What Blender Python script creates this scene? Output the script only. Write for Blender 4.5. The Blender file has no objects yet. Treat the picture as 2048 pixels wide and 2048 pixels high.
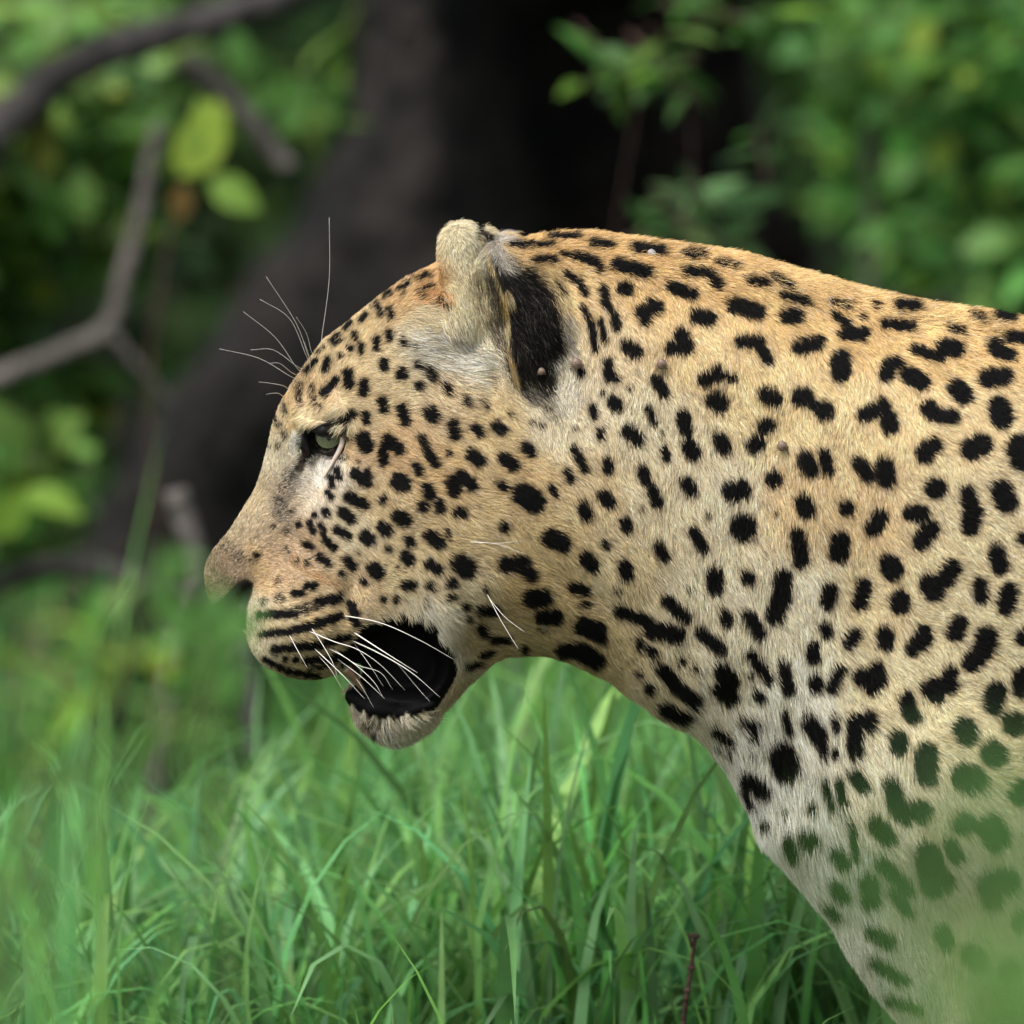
import bpy, math, random
import numpy as np
from mathutils import Vector
from mathutils.bvhtree import BVHTree
rng = np.random.default_rng(7)
random.seed(7)
scn = bpy.context.scene
col = scn.collection

# ------------------------------------------------------------------ camera
S = 0.0004                 # metres per photo pixel in the leopard's mid plane
DIST, PITCH, ZC = 9.0, math.radians(4.0), 0.58
cp, sp = math.cos(PITCH), math.sin(PITCH)
CAM = np.array([0.0, -DIST*cp, ZC + DIST*sp])
FWD, UP = np.array([0, cp, -sp]), np.array([0, sp, cp])
cd = bpy.data.cameras.new('camera')
cam = bpy.data.objects.new('camera', cd); col.objects.link(cam)
cam.location = CAM; cam.rotation_euler = (math.pi/2 - PITCH, 0, 0)
cd.sensor_width = 36; cd.lens = 36*DIST/(2048*S)
cd.clip_start = 0.1; cd.clip_end = 300
cd.dof.use_dof = True; cd.dof.focus_distance = DIST - 0.08; cd.dof.aperture_fstop = 4.5
scn.camera = cam

# ------------------------------------------------------------------ light
w = bpy.data.worlds.new('World'); scn.world = w; w.use_nodes = True
nt = w.node_tree; bg = nt.nodes['Background']
sky = nt.nodes.new('ShaderNodeTexSky'); sky.sky_type = 'NISHITA'; sky.sun_disc = False
SUN_EL, SUN_AZ = math.radians(56), math.radians(-138)   # azimuth clockwise from +Y
sky.sun_elevation = SUN_EL; sky.sun_rotation = SUN_AZ
sky.air_density = 1.0; sky.dust_density = 3.0
hs = nt.nodes.new('ShaderNodeHueSaturation'); hs.inputs['Saturation'].default_value = 0.45   # grey overcast daylight
nt.links.new(sky.outputs['Color'], hs.inputs['Color']); nt.links.new(hs.outputs['Color'], bg.inputs['Color']); bg.inputs['Strength'].default_value = 0.125
sd = bpy.data.lights.new('sun', 'SUN'); sd.energy = 1.5; sd.angle = math.radians(40); sd.color = (1, 0.96, 0.91)
sun = bpy.data.objects.new('sun', sd); col.objects.link(sun)
dirv = Vector((math.sin(SUN_AZ)*math.cos(SUN_EL), math.cos(SUN_AZ)*math.cos(SUN_EL), math.sin(SUN_EL)))
sun.rotation_euler = dirv.to_track_quat('Z', 'Y').to_euler(); sun.location = (0, 0, 6)
vs = scn.view_settings
vs.view_transform = 'Standard'; vs.look = 'None'; vs.gamma = 1; vs.exposure = 1.1; vs.use_curve_mapping = False
scn.render.engine = 'CYCLES'
scn.cycles.use_denoising = True
scn.cycles.max_bounces = 6; scn.cycles.diffuse_bounces = 3; scn.cycles.transmission_bounces = 4
scn.cycles.transparent_max_bounces = 6
scn.cycles.sample_clamp_indirect = 4
scn.cycles_curves.shape = 'RIBBONS' if hasattr(scn, 'cycles_curves') else None

# ------------------------------------------------------------------ helpers
def lin(c):
    c = np.asarray(c, float)/255.0
    return np.where(c <= 0.04045, c/12.92, ((c+0.055)/1.055)**2.4)
def at(px, py, Y):
    """world point on the sight line of photo pixel (px,py) at depth y=Y"""
    d = FWD + np.array([(px-1024)*S/DIST, 0, 0]) - UP*((py-1024)*S/DIST)
    return CAM + d*((Y-CAM[1])/d[1])
def project(P):
    v = P - CAM; f = v@FWD
    return 1024 + v[:, 0]/f*DIST/S, 1024 - (v@UP)/f*DIST/S
def empty(name, loc, label, cat, group=None):
    o = bpy.data.objects.new(name, None); col.objects.link(o); o.location = loc
    o.empty_display_size = 0.05; tag(o, label, cat, group); return o
def tag(o, label=None, cat=None, group=None, kind=None):
    for k, v in (('label', label), ('category', cat), ('group', group), ('kind', kind)):
        if v: o[k] = v
    return o
def mesh_np(name, V, F, mat=None, parent=None, smooth=True, colors=None, cname='col'):
    """V (n,3) world coords, F list / (m,k) array"""
    me = bpy.data.meshes.new(name)
    V = np.asarray(V, np.float32)
    if isinstance(F, np.ndarray):
        k = F.shape[1]; m = len(F)
        me.vertices.add(len(V)); me.vertices.foreach_set('co', V.ravel())
        me.loops.add(m*k); me.loops.foreach_set('vertex_index', F.astype(np.int32).ravel())
        me.polygons.add(m); me.polygons.foreach_set('loop_start', np.arange(0, m*k, k, dtype=np.int32))
        me.update(calc_edges=True); me.validate()
    else:
        me.from_pydata(V.tolist(), [], F)
    if smooth:
        me.polygons.foreach_set('use_smooth', np.ones(len(me.polygons), bool))
    if colors is not None:
        a = me.attributes.new(cname, 'FLOAT_COLOR', 'POINT')
        c4 = np.ones((len(V), 4), np.float32); c4[:, :colors.shape[1]] = colors
        a.data.foreach_set('color', c4.ravel())
    o = bpy.data.objects.new(name, me); col.objects.link(o)
    if mat: me.materials.append(mat)
    if parent is not None:
        o.parent = parent; o.matrix_parent_inverse = parent.matrix_basis.inverted() if parent.type == 'EMPTY' and parent.parent is None else o.matrix_parent_inverse
    return o
def tube(points, radii, sides=8, noise=0.0, seed=0):
    """tapered tube round a smooth path; returns V,F(list of quads)"""
    P = np.asarray(points, float); R = np.asarray(radii, float)
    r_ = np.random.default_rng(seed)
    n = len(P); T = np.gradient(P, axis=0); T /= np.linalg.norm(T, axis=1)[:, None]+1e-9
    up = np.array([0.13, 0.97, 0.21]); V = []
    a = np.linspace(0, 2*np.pi, sides, endpoint=False)
    for i in range(n):
        b1 = np.cross(T[i], up); b1 /= np.linalg.norm(b1)+1e-9; b2 = np.cross(b1, T[i])
        rr = R[i]*(1+noise*r_.normal(size=sides))
        V.append(P[i] + rr[:, None]*(np.cos(a)[:, None]*b1 + np.sin(a)[:, None]*b2))
    V = np.concatenate(V); F = []
    for i in range(n-1):
        for j in range(sides):
            k = (j+1) % sides
            F.append((i*sides+j, i*sides+k, (i+1)*sides+k, (i+1)*sides+j))
    F.append(tuple(range(sides))[::-1]); F.append(tuple((n-1)*sides+j for j in range(sides)))
    return V, F
def spline(pts, n):
    """Catmull-Rom resample of a list of points"""
    P = np.asarray(pts, float); m = len(P)
    if m == 2: return P[0] + (P[1]-P[0])*np.linspace(0, 1, n)[:, None]
    Q = np.vstack([2*P[0]-P[1], P, 2*P[-1]-P[-2]]); out = []
    for t in np.linspace(0, m-1, n):
        i = min(int(t), m-2); u = t-i; p0, p1, p2, p3 = Q[i:i+4]
        out.append(0.5*((2*p1)+(p2-p0)*u+(2*p0-5*p1+4*p2-p3)*u*u+(3*p1-p0-3*p2+p3)*u**3))
    return np.array(out)

# ------------------------------------------------------------------ materials
def new_mat(name):
    m = bpy.data.materials.new(name); m.use_nodes = True
    return m, m.node_tree, m.node_tree.nodes['Principled BSDF']
def mat_leaf(name, source):
    """source 'col' (vertex colour) or 'object' (object colour)"""
    m, t, p = new_mat(name); n = t.nodes; L = t.links
    if source == 'col':
        s = n.new('ShaderNodeAttribute'); s.attribute_name = 'col'; c = s.outputs['Color']
    else:
        s = n.new('ShaderNodeObjectInfo'); c = s.outputs['Color']
    nz = n.new('ShaderNodeTexNoise'); nz.inputs['Scale'].default_value = 35
    mx = n.new('ShaderNodeMix'); mx.data_type = 'RGBA'; mx.blend_type = 'MULTIPLY'; mx.inputs[0].default_value = 0.5
    rp = n.new('ShaderNodeValToRGB'); rp.color_ramp.elements[0].position = 0.3; rp.color_ramp.elements[0].color = (0.55, 0.55, 0.5, 1)
    rp.color_ramp.elements[1].position = 0.7
    L.new(nz.outputs['Fac'], rp.inputs['Fac']); L.new(c, mx.inputs[6]); L.new(rp.outputs['Color'], mx.inputs[7])
    L.new(mx.outputs[2], p.inputs['Base Color'])
    p.inputs['Roughness'].default_value = 0.5; p.inputs['Specular IOR Level'].default_value = 0.3
    tr = n.new('ShaderNodeBsdfTranslucent'); L.new(mx.outputs[2], tr.inputs['Color'])
    ms = n.new('ShaderNodeMixShader'); ms.inputs[0].default_value = 0.45
    L.new(p.outputs[0], ms.inputs[1]); L.new(tr.outputs[0], ms.inputs[2])
    L.new(ms.outputs[0], n['Material Output'].inputs['Surface'])
    return m
M_LEAF = mat_leaf('foliage', 'col'); M_LEAF1 = mat_leaf('single_leaf', 'object')
def mat_bark(name, c1, c2, scale, rough=0.85, bump=0.9, ramp=(.35, .68)):
    m, t, p = new_mat(name); n = t.nodes; L = t.links
    tc = n.new('ShaderNodeTexCoord')
    nz = n.new('ShaderNodeTexNoise'); nz.inputs['Scale'].default_value = scale; nz.inputs['Detail'].default_value = 8; nz.inputs['Roughness'].default_value = 0.65
    vo = n.new('ShaderNodeTexVoronoi'); vo.inputs['Scale'].default_value = scale*2.2
    rp = n.new('ShaderNodeValToRGB'); rp.color_ramp.elements[0].position = ramp[0]; rp.color_ramp.elements[1].position = ramp[1]
    rp.color_ramp.elements[0].color = (*c1, 1); rp.color_ramp.elements[1].color = (*c2, 1)
    ad = n.new('ShaderNodeMath'); ad.operation = 'ADD'
    L.new(tc.outputs['Object'], nz.inputs['Vector']); L.new(tc.outputs['Object'], vo.inputs['Vector'])
    L.new(nz.outputs['Fac'], rp.inputs['Fac']); L.new(rp.outputs['Color'], p.inputs['Base Color'])
    L.new(nz.outputs['Fac'], ad.inputs[0]); L.new(vo.outputs['Distance'], ad.inputs[1])
    bm = n.new('ShaderNodeBump'); bm.inputs['Strength'].default_value = bump; bm.inputs['Distance'].default_value = 0.02
    L.new(ad.outputs[0], bm.inputs['Height']); L.new(bm.outputs['Normal'], p.inputs['Normal'])
    p.inputs['Roughness'].default_value = rough; p.inputs['Specular IOR Level'].default_value = 0.25
    return m
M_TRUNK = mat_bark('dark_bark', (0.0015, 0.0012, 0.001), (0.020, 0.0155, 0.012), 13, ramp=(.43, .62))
M_BRANCH = mat_bark('grey_bark', (0.06, 0.052, 0.045), (0.15, 0.13, 0.118), 25, bump=0.4)
M_DARKBRANCH = mat_bark('dark_branch_bark', (0.015, 0.013, 0.012), (0.055, 0.05, 0.047), 18, bump=0.4)
M_TWIG = mat_bark('twig_bark', (0.035, 0.018, 0.014), (0.10, 0.06, 0.048), 60, bump=0.3)
M_STEM = mat_bark('green_stem', (0.05, 0.08, 0.02), (0.10, 0.13, 0.04), 40, bump=0.2)

# ------------------------------------------------------------------ ground
def build_ground():
    m, t, p = new_mat('soil'); n = t.nodes; L = t.links
    tc = n.new('ShaderNodeTexCoord')
    nz = n.new('ShaderNodeTexNoise'); nz.inputs['Scale'].default_value = 2.2; nz.inputs['Detail'].default_value = 9
    rp = n.new('ShaderNodeValToRGB'); e = rp.color_ramp.elements
    e[0].position = 0.35; e[0].color = (0.035, 0.028, 0.02, 1); e[1].position = 0.66; e[1].color = (0.085, 0.075, 0.05, 1)
    x = e.new(0.5); x.color = (0.045, 0.062, 0.02, 1)
    L.new(tc.outputs['Object'], nz.inputs['Vector']); L.new(nz.outputs['Fac'], rp.inputs['Fac']); L.new(rp.outputs['Color'], p.inputs['Base Color'])
    n2 = n.new('ShaderNodeTexNoise'); n2.inputs['Scale'].default_value = 40; n2.inputs['Detail'].default_value = 6
    L.new(tc.outputs['Object'], n2.inputs['Vector'])
    bm = n.new('ShaderNodeBump'); bm.inputs['Strength'].default_value = 0.7; bm.inputs['Distance'].default_value = 0.03
    L.new(n2.outputs['Fac'], bm.inputs['Height']); L.new(bm.outputs['Normal'], p.inputs['Normal'])
    p.inputs['Roughness'].default_value = 0.95
    N = 90
    g = np.sinh(np.linspace(-4.2, 4.2, N)); g = g/g[-1]*90
    X, Y = np.meshgrid(g, g, indexing='ij')
    Z = 0.012*np.sin(X*3.1+1)*np.cos(Y*2.3) + 0.01*np.sin(X*7+Y*5) - 0.012
    V = np.stack([X, Y, Z], -1).reshape(-1, 3)
    i = np.arange(N-1)[:, None]*N+np.arange(N-1)[None]
    F = np.stack([i, i+N, i+N+1, i+1], -1).reshape(-1, 4)
    tag(mesh_np('ground', V, F, m), kind='structure')
build_ground()

# ================================================================== LEOPARD
# ---- outline of head, neck, shoulder in photo pixels (u right, v down), then the body beyond the frame
OUT = [(408,1150),(412,1182),(421,1207),(438,1230),(460,1248),(482,1258),(491,1266),(494,1280),(503,1303),(517,1322),(535,1336),
 (572,1352),(605,1359),(640,1358),(672,1347),(700,1330),(722,1326),(728,1345),(712,1366),(697,1373),(688,1388),(690,1402),(699,1416),
 (712,1438),(726,1452),(750,1470),(782,1479),(822,1471),(856,1450),(880,1426),(907,1400),(931,1372),(953,1352),(978,1326),(1005,1311),
 (1047,1305),(1093,1307),(1130,1318),(1168,1332),(1217,1356),(1258,1387),(1298,1412),(1335,1436),(1373,1452),(1407,1475),(1435,1505),
 (1457,1533),(1475,1563),(1491,1592),(1505,1615),(1522,1668),(1563,1718),(1617,1780),(1667,1842),(1706,1912),(1741,1966),(1779,2012),
 (1812,2050),(1850,2090),(1920,2110),(2020,2080),(2120,2010),(2250,1900),(2450,1800),(2800,1720),(3300,1640),(3800,1500),(4150,1380),
 (4400,1350),(4560,1200),(4580,1000),(4500,820),(4300,700),(4000,660),(3500,670),(3000,690),(2600,680),(2300,655),(2150,648),(2048,644),(1982,628),
 (1866,613),(1738,586),(1590,544),(1484,513),(1378,496),(1272,480),(1187,468),(1124,467),(1060,477),(1000,490),(940,505),(880,524),
 (806,560),(742,607),(689,650),(647,681),(615,724),(590,760),(560,808),(545,850),(537,890),(523,943),(511,978),(484,1021),(458,1062),
 (426,1099),(411,1126)]
OUT = np.array(OUT, float)
# half width of the body (pixels) at points of the side view
HW = [(430,1165,62),(470,1215,66),(480,1110,72),(520,1035,82),(560,930,88),(575,830,105),(560,1130,100),(590,1235,138),(645,1225,150),
 (530,1290,112),(620,1320,128),(700,1290,150),(650,1010,142),(620,950,115),(660,880,142),(650,815,152),(640,740,132),(720,650,145),(820,600,155),
 (800,930,220),(760,850,195),(900,1010,250),(850,800,205),(700,1130,172),(800,1150,212),(900,1190,222),(960,1280,185),(780,1440,98),
 (860,1420,128),(720,1400,80),(900,680,170),(950,760,205),(1050,800,235),(1000,560,165),(1100,1000,268),(1150,600,205),(1250,800,262),(1300,1100,272),(1250,1300,200),
 (1100,1250,200),(1400,700,262),(1500,900,298),(1450,1300,262),(1600,650,262),(1700,820,330),(1650,1200,318),(1900,900,385),(1900,1300,395),
 (1600,1550,238),(1800,1700,330),(1950,1850,330),(1760,1900,255),(2050,650,250),(2300,1000,420),(2300,1600,380),(3000,1100,430),(3000,1600,360),(3800,1000,380),
 (4300,950,320),(4100,1300,300)]
HW = np.array(HW, float)
def tps(P, val, lam=0.002):
    sc = 500.0; P = P/sc; n = len(P)
    r2 = ((P[:, None]-P[None])**2).sum(-1)
    K = 0.5*r2*np.log(r2+1e-12) + lam*np.eye(n)
    A = np.block([[K, np.c_[np.ones(n), P]], [np.c_[np.ones(n), P].T, np.zeros((3, 3))]])
    c = np.linalg.solve(A, np.r_[val, 0, 0, 0])
    def f(u, v):
        u = u/sc; v = v/sc; o = c[n] + c[n+1]*u + c[n+2]*v
        for i in range(n):
            r2 = (u-P[i, 0])**2+(v-P[i, 1])**2
            o = o + c[i]*0.5*r2*np.log(r2+1e-12)
        return o
    return f
def sdist_poly(u, v, poly):
    d = np.full(u.shape, 1e9); ins = np.zeros(u.shape, bool)
    Q = np.roll(poly, -1, 0)
    for (x1, y1), (x2, y2) in zip(poly, Q):
        ex, ey = x2-x1, y2-y1
        t = np.clip(((u-x1)*ex+(v-y1)*ey)/(ex*ex+ey*ey), 0, 1)
        d = np.minimum(d, (u-x1-t*ex)**2+(v-y1-t*ey)**2)
        c = ((y1 > v) != (y2 > v)) & (u < (x2-x1)*(v-y1)/(y2-y1+1e-12)+x1)
        ins ^= c
    d = np.sqrt(d)
    return np.where(ins, d, -d)
def blur(A, sig, axis):
    r = int(3*sig); k = np.exp(-0.5*(np.arange(-r, r+1)/sig)**2); k /= k.sum()
    pad = [(0, 0)]*A.ndim; pad[axis] = (r, r); B = np.pad(A, pad, mode='edge'); o = 0
    for i, wgt in enumerate(k):
        sl = [slice(None)]*A.ndim; sl[axis] = slice(i, i+A.shape[axis]); o = o + wgt*B[tuple(sl)]
    return o
def sstep(a, b, x):
    t = np.clip((x-a)/(b-a), 0, 1); return t*t*(3-2*t)
def axis(segs):
    """segs: list of (start, end, step)"""
    out = []
    for a, b, s in segs: out += list(np.arange(a, b, s))
    return np.array(out+[segs[-1][1]], np.float32)
# recess polygons in photo pixels
def R2(l): return np.array([(450+x/3.22, 1050+y/3.22) for x, y in l])
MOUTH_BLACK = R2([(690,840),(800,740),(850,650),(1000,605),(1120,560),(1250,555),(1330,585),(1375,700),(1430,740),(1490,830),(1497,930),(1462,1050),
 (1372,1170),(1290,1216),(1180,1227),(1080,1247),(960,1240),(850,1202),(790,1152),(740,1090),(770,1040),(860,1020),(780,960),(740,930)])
MOUTH_IN = R2([(740,900),(870,700),(1000,630),(1250,590),(1330,640),(1420,800),(1435,930),(1390,1040),(1300,1120),(1150,1135),(1000,1100),(900,1050),(800,970)])
NOSE = np.array([(398,1215),(432,1204),(452,1186),(474,1164),(492,1156),(508,1166),(503,1192),(495,1216),(492,1258),(455,1262),(410,1225)])

def ellip(U, V, Y, c, r, ang=0.0):
    """approximate signed distance (px) to an ellipsoid tilted by ang (deg, clockwise in the picture)"""
    a = math.radians(ang); x = U-c[0]; y = V-c[1]
    p = x*math.cos(a)+y*math.sin(a); q = -x*math.sin(a)+y*math.cos(a); z = Y-c[2]
    k0 = np.sqrt((p/r[0])**2+(q/r[1])**2+(z/r[2])**2); k1 = np.sqrt((p/r[0]**2)**2+(q/r[1]**2)**2+(z/r[2]**2)**2)+1e-9
    return k0*(k0-1)/k1
def capsule3(U, V, Y, a, b, ra, rb):
    ab = np.array(b, float)-a; L2 = ab@ab
    t = np.clip(((U-a[0])*ab[0]+(V-a[1])*ab[1]+(Y-a[2])*ab[2])/L2, 0, 1)
    d = np.sqrt((U-a[0]-t*ab[0])**2+(V-a[1]-t*ab[1])**2+(Y-a[2]-t*ab[2])**2)
    return d-(ra+(rb-ra)*t)
def smin(a, b, k):
    h = np.clip(0.5+0.5*(b-a)/k, 0, 1); return b*(1-h)+a*h-k*h*(1-h)
def smax(a, b, k): return -smin(-a, -b, k)

def build_field():
    us = axis([(380,1180,5),(1180,2080,8),(2080,2500,20),(2500,4900,32)])
    vv = axis([(410,1520,5),(1520,2080,8),(2080,2540,14)])
    ys = axis([(-520,-300,10),(-300,300,6),(300,520,10)])
    U, V = np.meshgrid(us, vv, indexing='ij')
    H = tps(HW[:, :2]-np.c_[np.zeros(len(HW)), 0.07*HW[:, 2]], HW[:, 2])(U.astype(float), V.astype(float))
    H = np.clip(H, 40, 450)
    D = sdist_poly(U.astype(float), V.astype(float), OUT)
    R = 0.78*H+8
    t = D/R
    q = np.where(t < 1, 2*t-t*t, 1.0); q = np.maximum(q, -6)
    q = blur(blur(q, 1.3, 0), 1.3, 1)
    # relief
    def bump(cx, cy, rx, ry, amp, ang=0):
        a = math.radians(ang); x = U-cx; y = V-cy+9
        p = x*math.cos(a)+y*math.sin(a); s = -x*math.sin(a)+y*math.cos(a)
        return amp*np.exp(-(p/rx)**2-(s/ry)**2)
    rel = bump(648,828,52,20,16,-12) + bump(625,905,26,34,-26,20) + bump(760,960,90,40,10,25) + bump(690,960,60,22,10,-55)
    rel += bump(560,1180,70,30,-10,20) + bump(600,1270,70,60,12) + bump(700,1190,22,60,-16,15) + bump(640,1100,70,18,-8,25)
    rel += bump(495,1195,14,30,-22,20) + bump(470,1165,30,16,8)
    rel += bump(900,1230,26,80,14,-20) + bump(1180,1180,120,30,-14,35) + bump(1010,1180,150,60,10,20)
    rel += bump(1620,1000,60,260,12,-10) + bump(1740,1250,50,220,-8,-10) + bump(1400,1250,40,220,-8,-25) + bump(1560,1550,25,160,-14,-25)+bump(1640,1500,30,200,12,-25)
    rel += bump(920,700,70,60,-22)
    mi = sstep(-6, 26, blur(blur(sdist_poly(U.astype(float), V.astype(float)+9, MOUTH_IN), 1, 0), 1, 1))
    h = (H+rel)*(1-0.62*mi)
    g = h*h*q
    U3, V3, Y3 = us[:, None, None], vv[None, :, None], ys[None, None, :]
    A3 = np.abs(Y3)
    g3 = g.astype(np.float32)[:, :, None]
    F = (A3**2-g3)/(A3+np.sqrt(np.abs(g3))+25)
    # local edits over sub boxes, in (u, v, |y|) so both sides get them
    def edit(u0, u1, v0, v1, fn):
        i = slice(*np.searchsorted(us, (u0, u1))); j = slice(*np.searchsorted(vv, (v0, v1)))
        F[i, j] = fn(F[i, j], us[i][:, None, None], vv[j][None, :, None], np.abs(Y3))
    def ear(f, u, v, y):
        front = capsule3(u, v, y, (924,490,112), (930,640,135), 44, 46)
        f = smin(f, front, 16)
        cup = ellip(u, v, y, (1056,640,180), (98,176,80), -20)
        hollow = ellip(u, v, y, (962,668,262), (58,140,84), -12)
        f = smin(f, smax(cup, -ellip(u, v, y, (968,640,250), (52,175,110), -14), 5), 14)
        f = smax(f, -hollow, 10)
        f = smin(f, ellip(u, v, y, (1015,492,60), (32,24,30)), 6)
        f = smin(f, ellip(u, v, y, (974,478,70), (20,24,22)), 5)
        return f
    edit(780,1250,410,860, ear)
    def eye(f, u, v, y):
        f = smax(f, -ellip(u, v, y, (664,871,134), (37,38,46), 0), 7)
        f = smin(f, capsule3(u, v, y, (600,836,118), (650,850,160), 9, 13), 12)
        f = smin(f, capsule3(u, v, y, (650,850,160), (700,852,158), 13, 12), 12)
        f = smin(f, capsule3(u, v, y, (606,868,118), (618,905,118), 14, 10), 12)
        return f
    edit(560,760,780,980, eye)
    edit(440,540,1110,1270, lambda f, u, v, y: smax(f, -ellip(u, v, y, (492,1186,66), (13,26,18), 25), 5))
    # lower lip roll and gum line
    def lip(f, u, v, y):
        for a, b, r0, r1 in (((704,1392,40),(745,1412,72),15,16), ((745,1412,72),(810,1420,98),16,13), ((810,1420,98),(865,1400,115),13,9)):
            f = smin(f, capsule3(u, v, y, a, b, r0, r1), 8)
        return smin(f, capsule3(u, v, y, (735,1378,6), (850,1340,12), 18, 34), 30)
    edit(640,960,1280,1480, lip)
    # legs, tail
    def limbs(f, u, v, y):
        for ch in ([(1960,1500,230,190),(2030,1850,215,150),(1985,2180,190,84),(1975,2390,185,66),(1925,2440,185,62),(1870,2462,185,48)],
                   [(4100,1050,190,260),(4020,1500,200,180),(4260,1850,200,95),(4220,2180,190,66),(4180,2400,185,60),(4090,2462,185,48)]):
            for (a, b) in zip(ch[:-1], ch[1:]):
                f = smin(f, capsule3(u, v, y, a[:3], b[:3], a[3], b[3]), 40)
        tail = [(4450,850,0,85),(4620,1200,0,60),(4640,1700,0,50),(4700,2050,0,46),(4820,2150,0,36)]
        for (a, b) in zip(tail[:-1], tail[1:]):
            f = smin(f, capsule3(u, v, y, a[:3], b[:3], a[3], b[3]), 30)
        return f
    edit(1500,4900,900,2540, limbs)
    return us, vv, ys, F

def surface_nets(ax, ay, az, F):
    ins = F < 0
    nx, ny, nz = F.shape
    c = ins[:-1, :-1, :-1].astype(np.int8)*0
    for i in (0, 1):
        for j in (0, 1):
            for k in (0, 1): c += ins[i:nx-1+i, j:ny-1+j, k:nz-1+k]
    I, J, K = np.nonzero((c > 0) & (c < 8))
    idx = np.full(c.shape, -1, np.int32); idx[I, J, K] = np.arange(len(I))
    acc = np.zeros((len(I), 3)); cnt = np.zeros(len(I))
    cor = [(i, j, k) for i in (0, 1) for j in (0, 1) for k in (0, 1)]
    for a in cor:
        for d in range(3):
            if a[d]: continue
            b = list(a); b[d] = 1
            fa = F[I+a[0], J+a[1], K+a[2]]; fb = F[I+b[0], J+b[1], K+b[2]]
            m = (fa < 0) != (fb < 0)
            t = np.where(m, fa/(fa-fb+1e-20), 0)
            pa = np.stack([ax[I+a[0]], ay[J+a[1]], az[K+a[2]]], -1); pb = np.stack([ax[I+b[0]], ay[J+b[1]], az[K+b[2]]], -1)
            acc += np.where(m[:, None], pa+(pb-pa)*t[:, None], 0); cnt += m
    V = acc/cnt[:, None]
    quads = []
    for d in range(3):
        sl0 = [slice(None)]*3; sl1 = [slice(None)]*3; sl0[d] = slice(0, -1); sl1[d] = slice(1, None)
        e = ins[tuple(sl0)] != ins[tuple(sl1)]
        P = np.array(np.nonzero(e)).T
        o1, o2 = [x for x in range(3) if x != d]
        ok = (P[:, o1] > 0) & (P[:, o2] > 0) & (P[:, o1] < F.shape[o1]-1) & (P[:, o2] < F.shape[o2]-1); P = P[ok]
        def cell(a, b):
            Q = P.copy(); Q[:, o1] -= a; Q[:, o2] -= b; return idx[Q[:, 0], Q[:, 1], Q[:, 2]]
        q = np.stack([cell(1, 1), cell(0, 1), cell(0, 0), cell(1, 0)], -1)
        flip = ins[P[:, 0], P[:, 1], P[:, 2]] ^ (d == 1)
        q[~flip] = q[~flip][:, ::-1]
        quads.append(q)
    return V, np.concatenate(quads)

us_, vv_, ys_, FLD = build_field()
BV, BF = surface_nets(us_, vv_, ys_, FLD); del FLD
def lap(V, F, it, lam=0.5):
    e = np.concatenate([F[:, [0, 1]], F[:, [1, 2]], F[:, [2, 3]], F[:, [3, 0]]]); e = np.concatenate([e, e[:, ::-1]])
    cnt = np.bincount(e[:, 0], minlength=len(V))
    for _ in range(it):
        s = np.stack([np.bincount(e[:, 0], V[e[:, 1], k], minlength=len(V)) for k in range(3)], -1)
        V = V+lam*(s/np.maximum(cnt, 1)[:, None]-V)
    return V
BV = lap(BV, BF, 2)
def to_world(Q):
    return np.stack([(Q[:, 0]-1024)*S, Q[:, 2]*S, ZC-(Q[:, 1]-1024)*S], -1)
BW = to_world(BV)
BW[:, 2] = np.maximum(BW[:, 2], 0.0)
fn = np.cross(BW[BF[:, 2]]-BW[BF[:, 0]], BW[BF[:, 3]]-BW[BF[:, 1]])
# orient outward
ctr = BW[BF].mean(1); up_test = (fn*(ctr-np.array([0.35, 0, 0.42]))).sum()
if up_test < 0: BF = BF[:, ::-1]; fn = -fn
VN = np.zeros_like(BW)
for k in range(4): np.add.at(VN, BF[:, k], fn)
VN /= np.linalg.norm(VN, axis=1)[:, None]+1e-20

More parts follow.
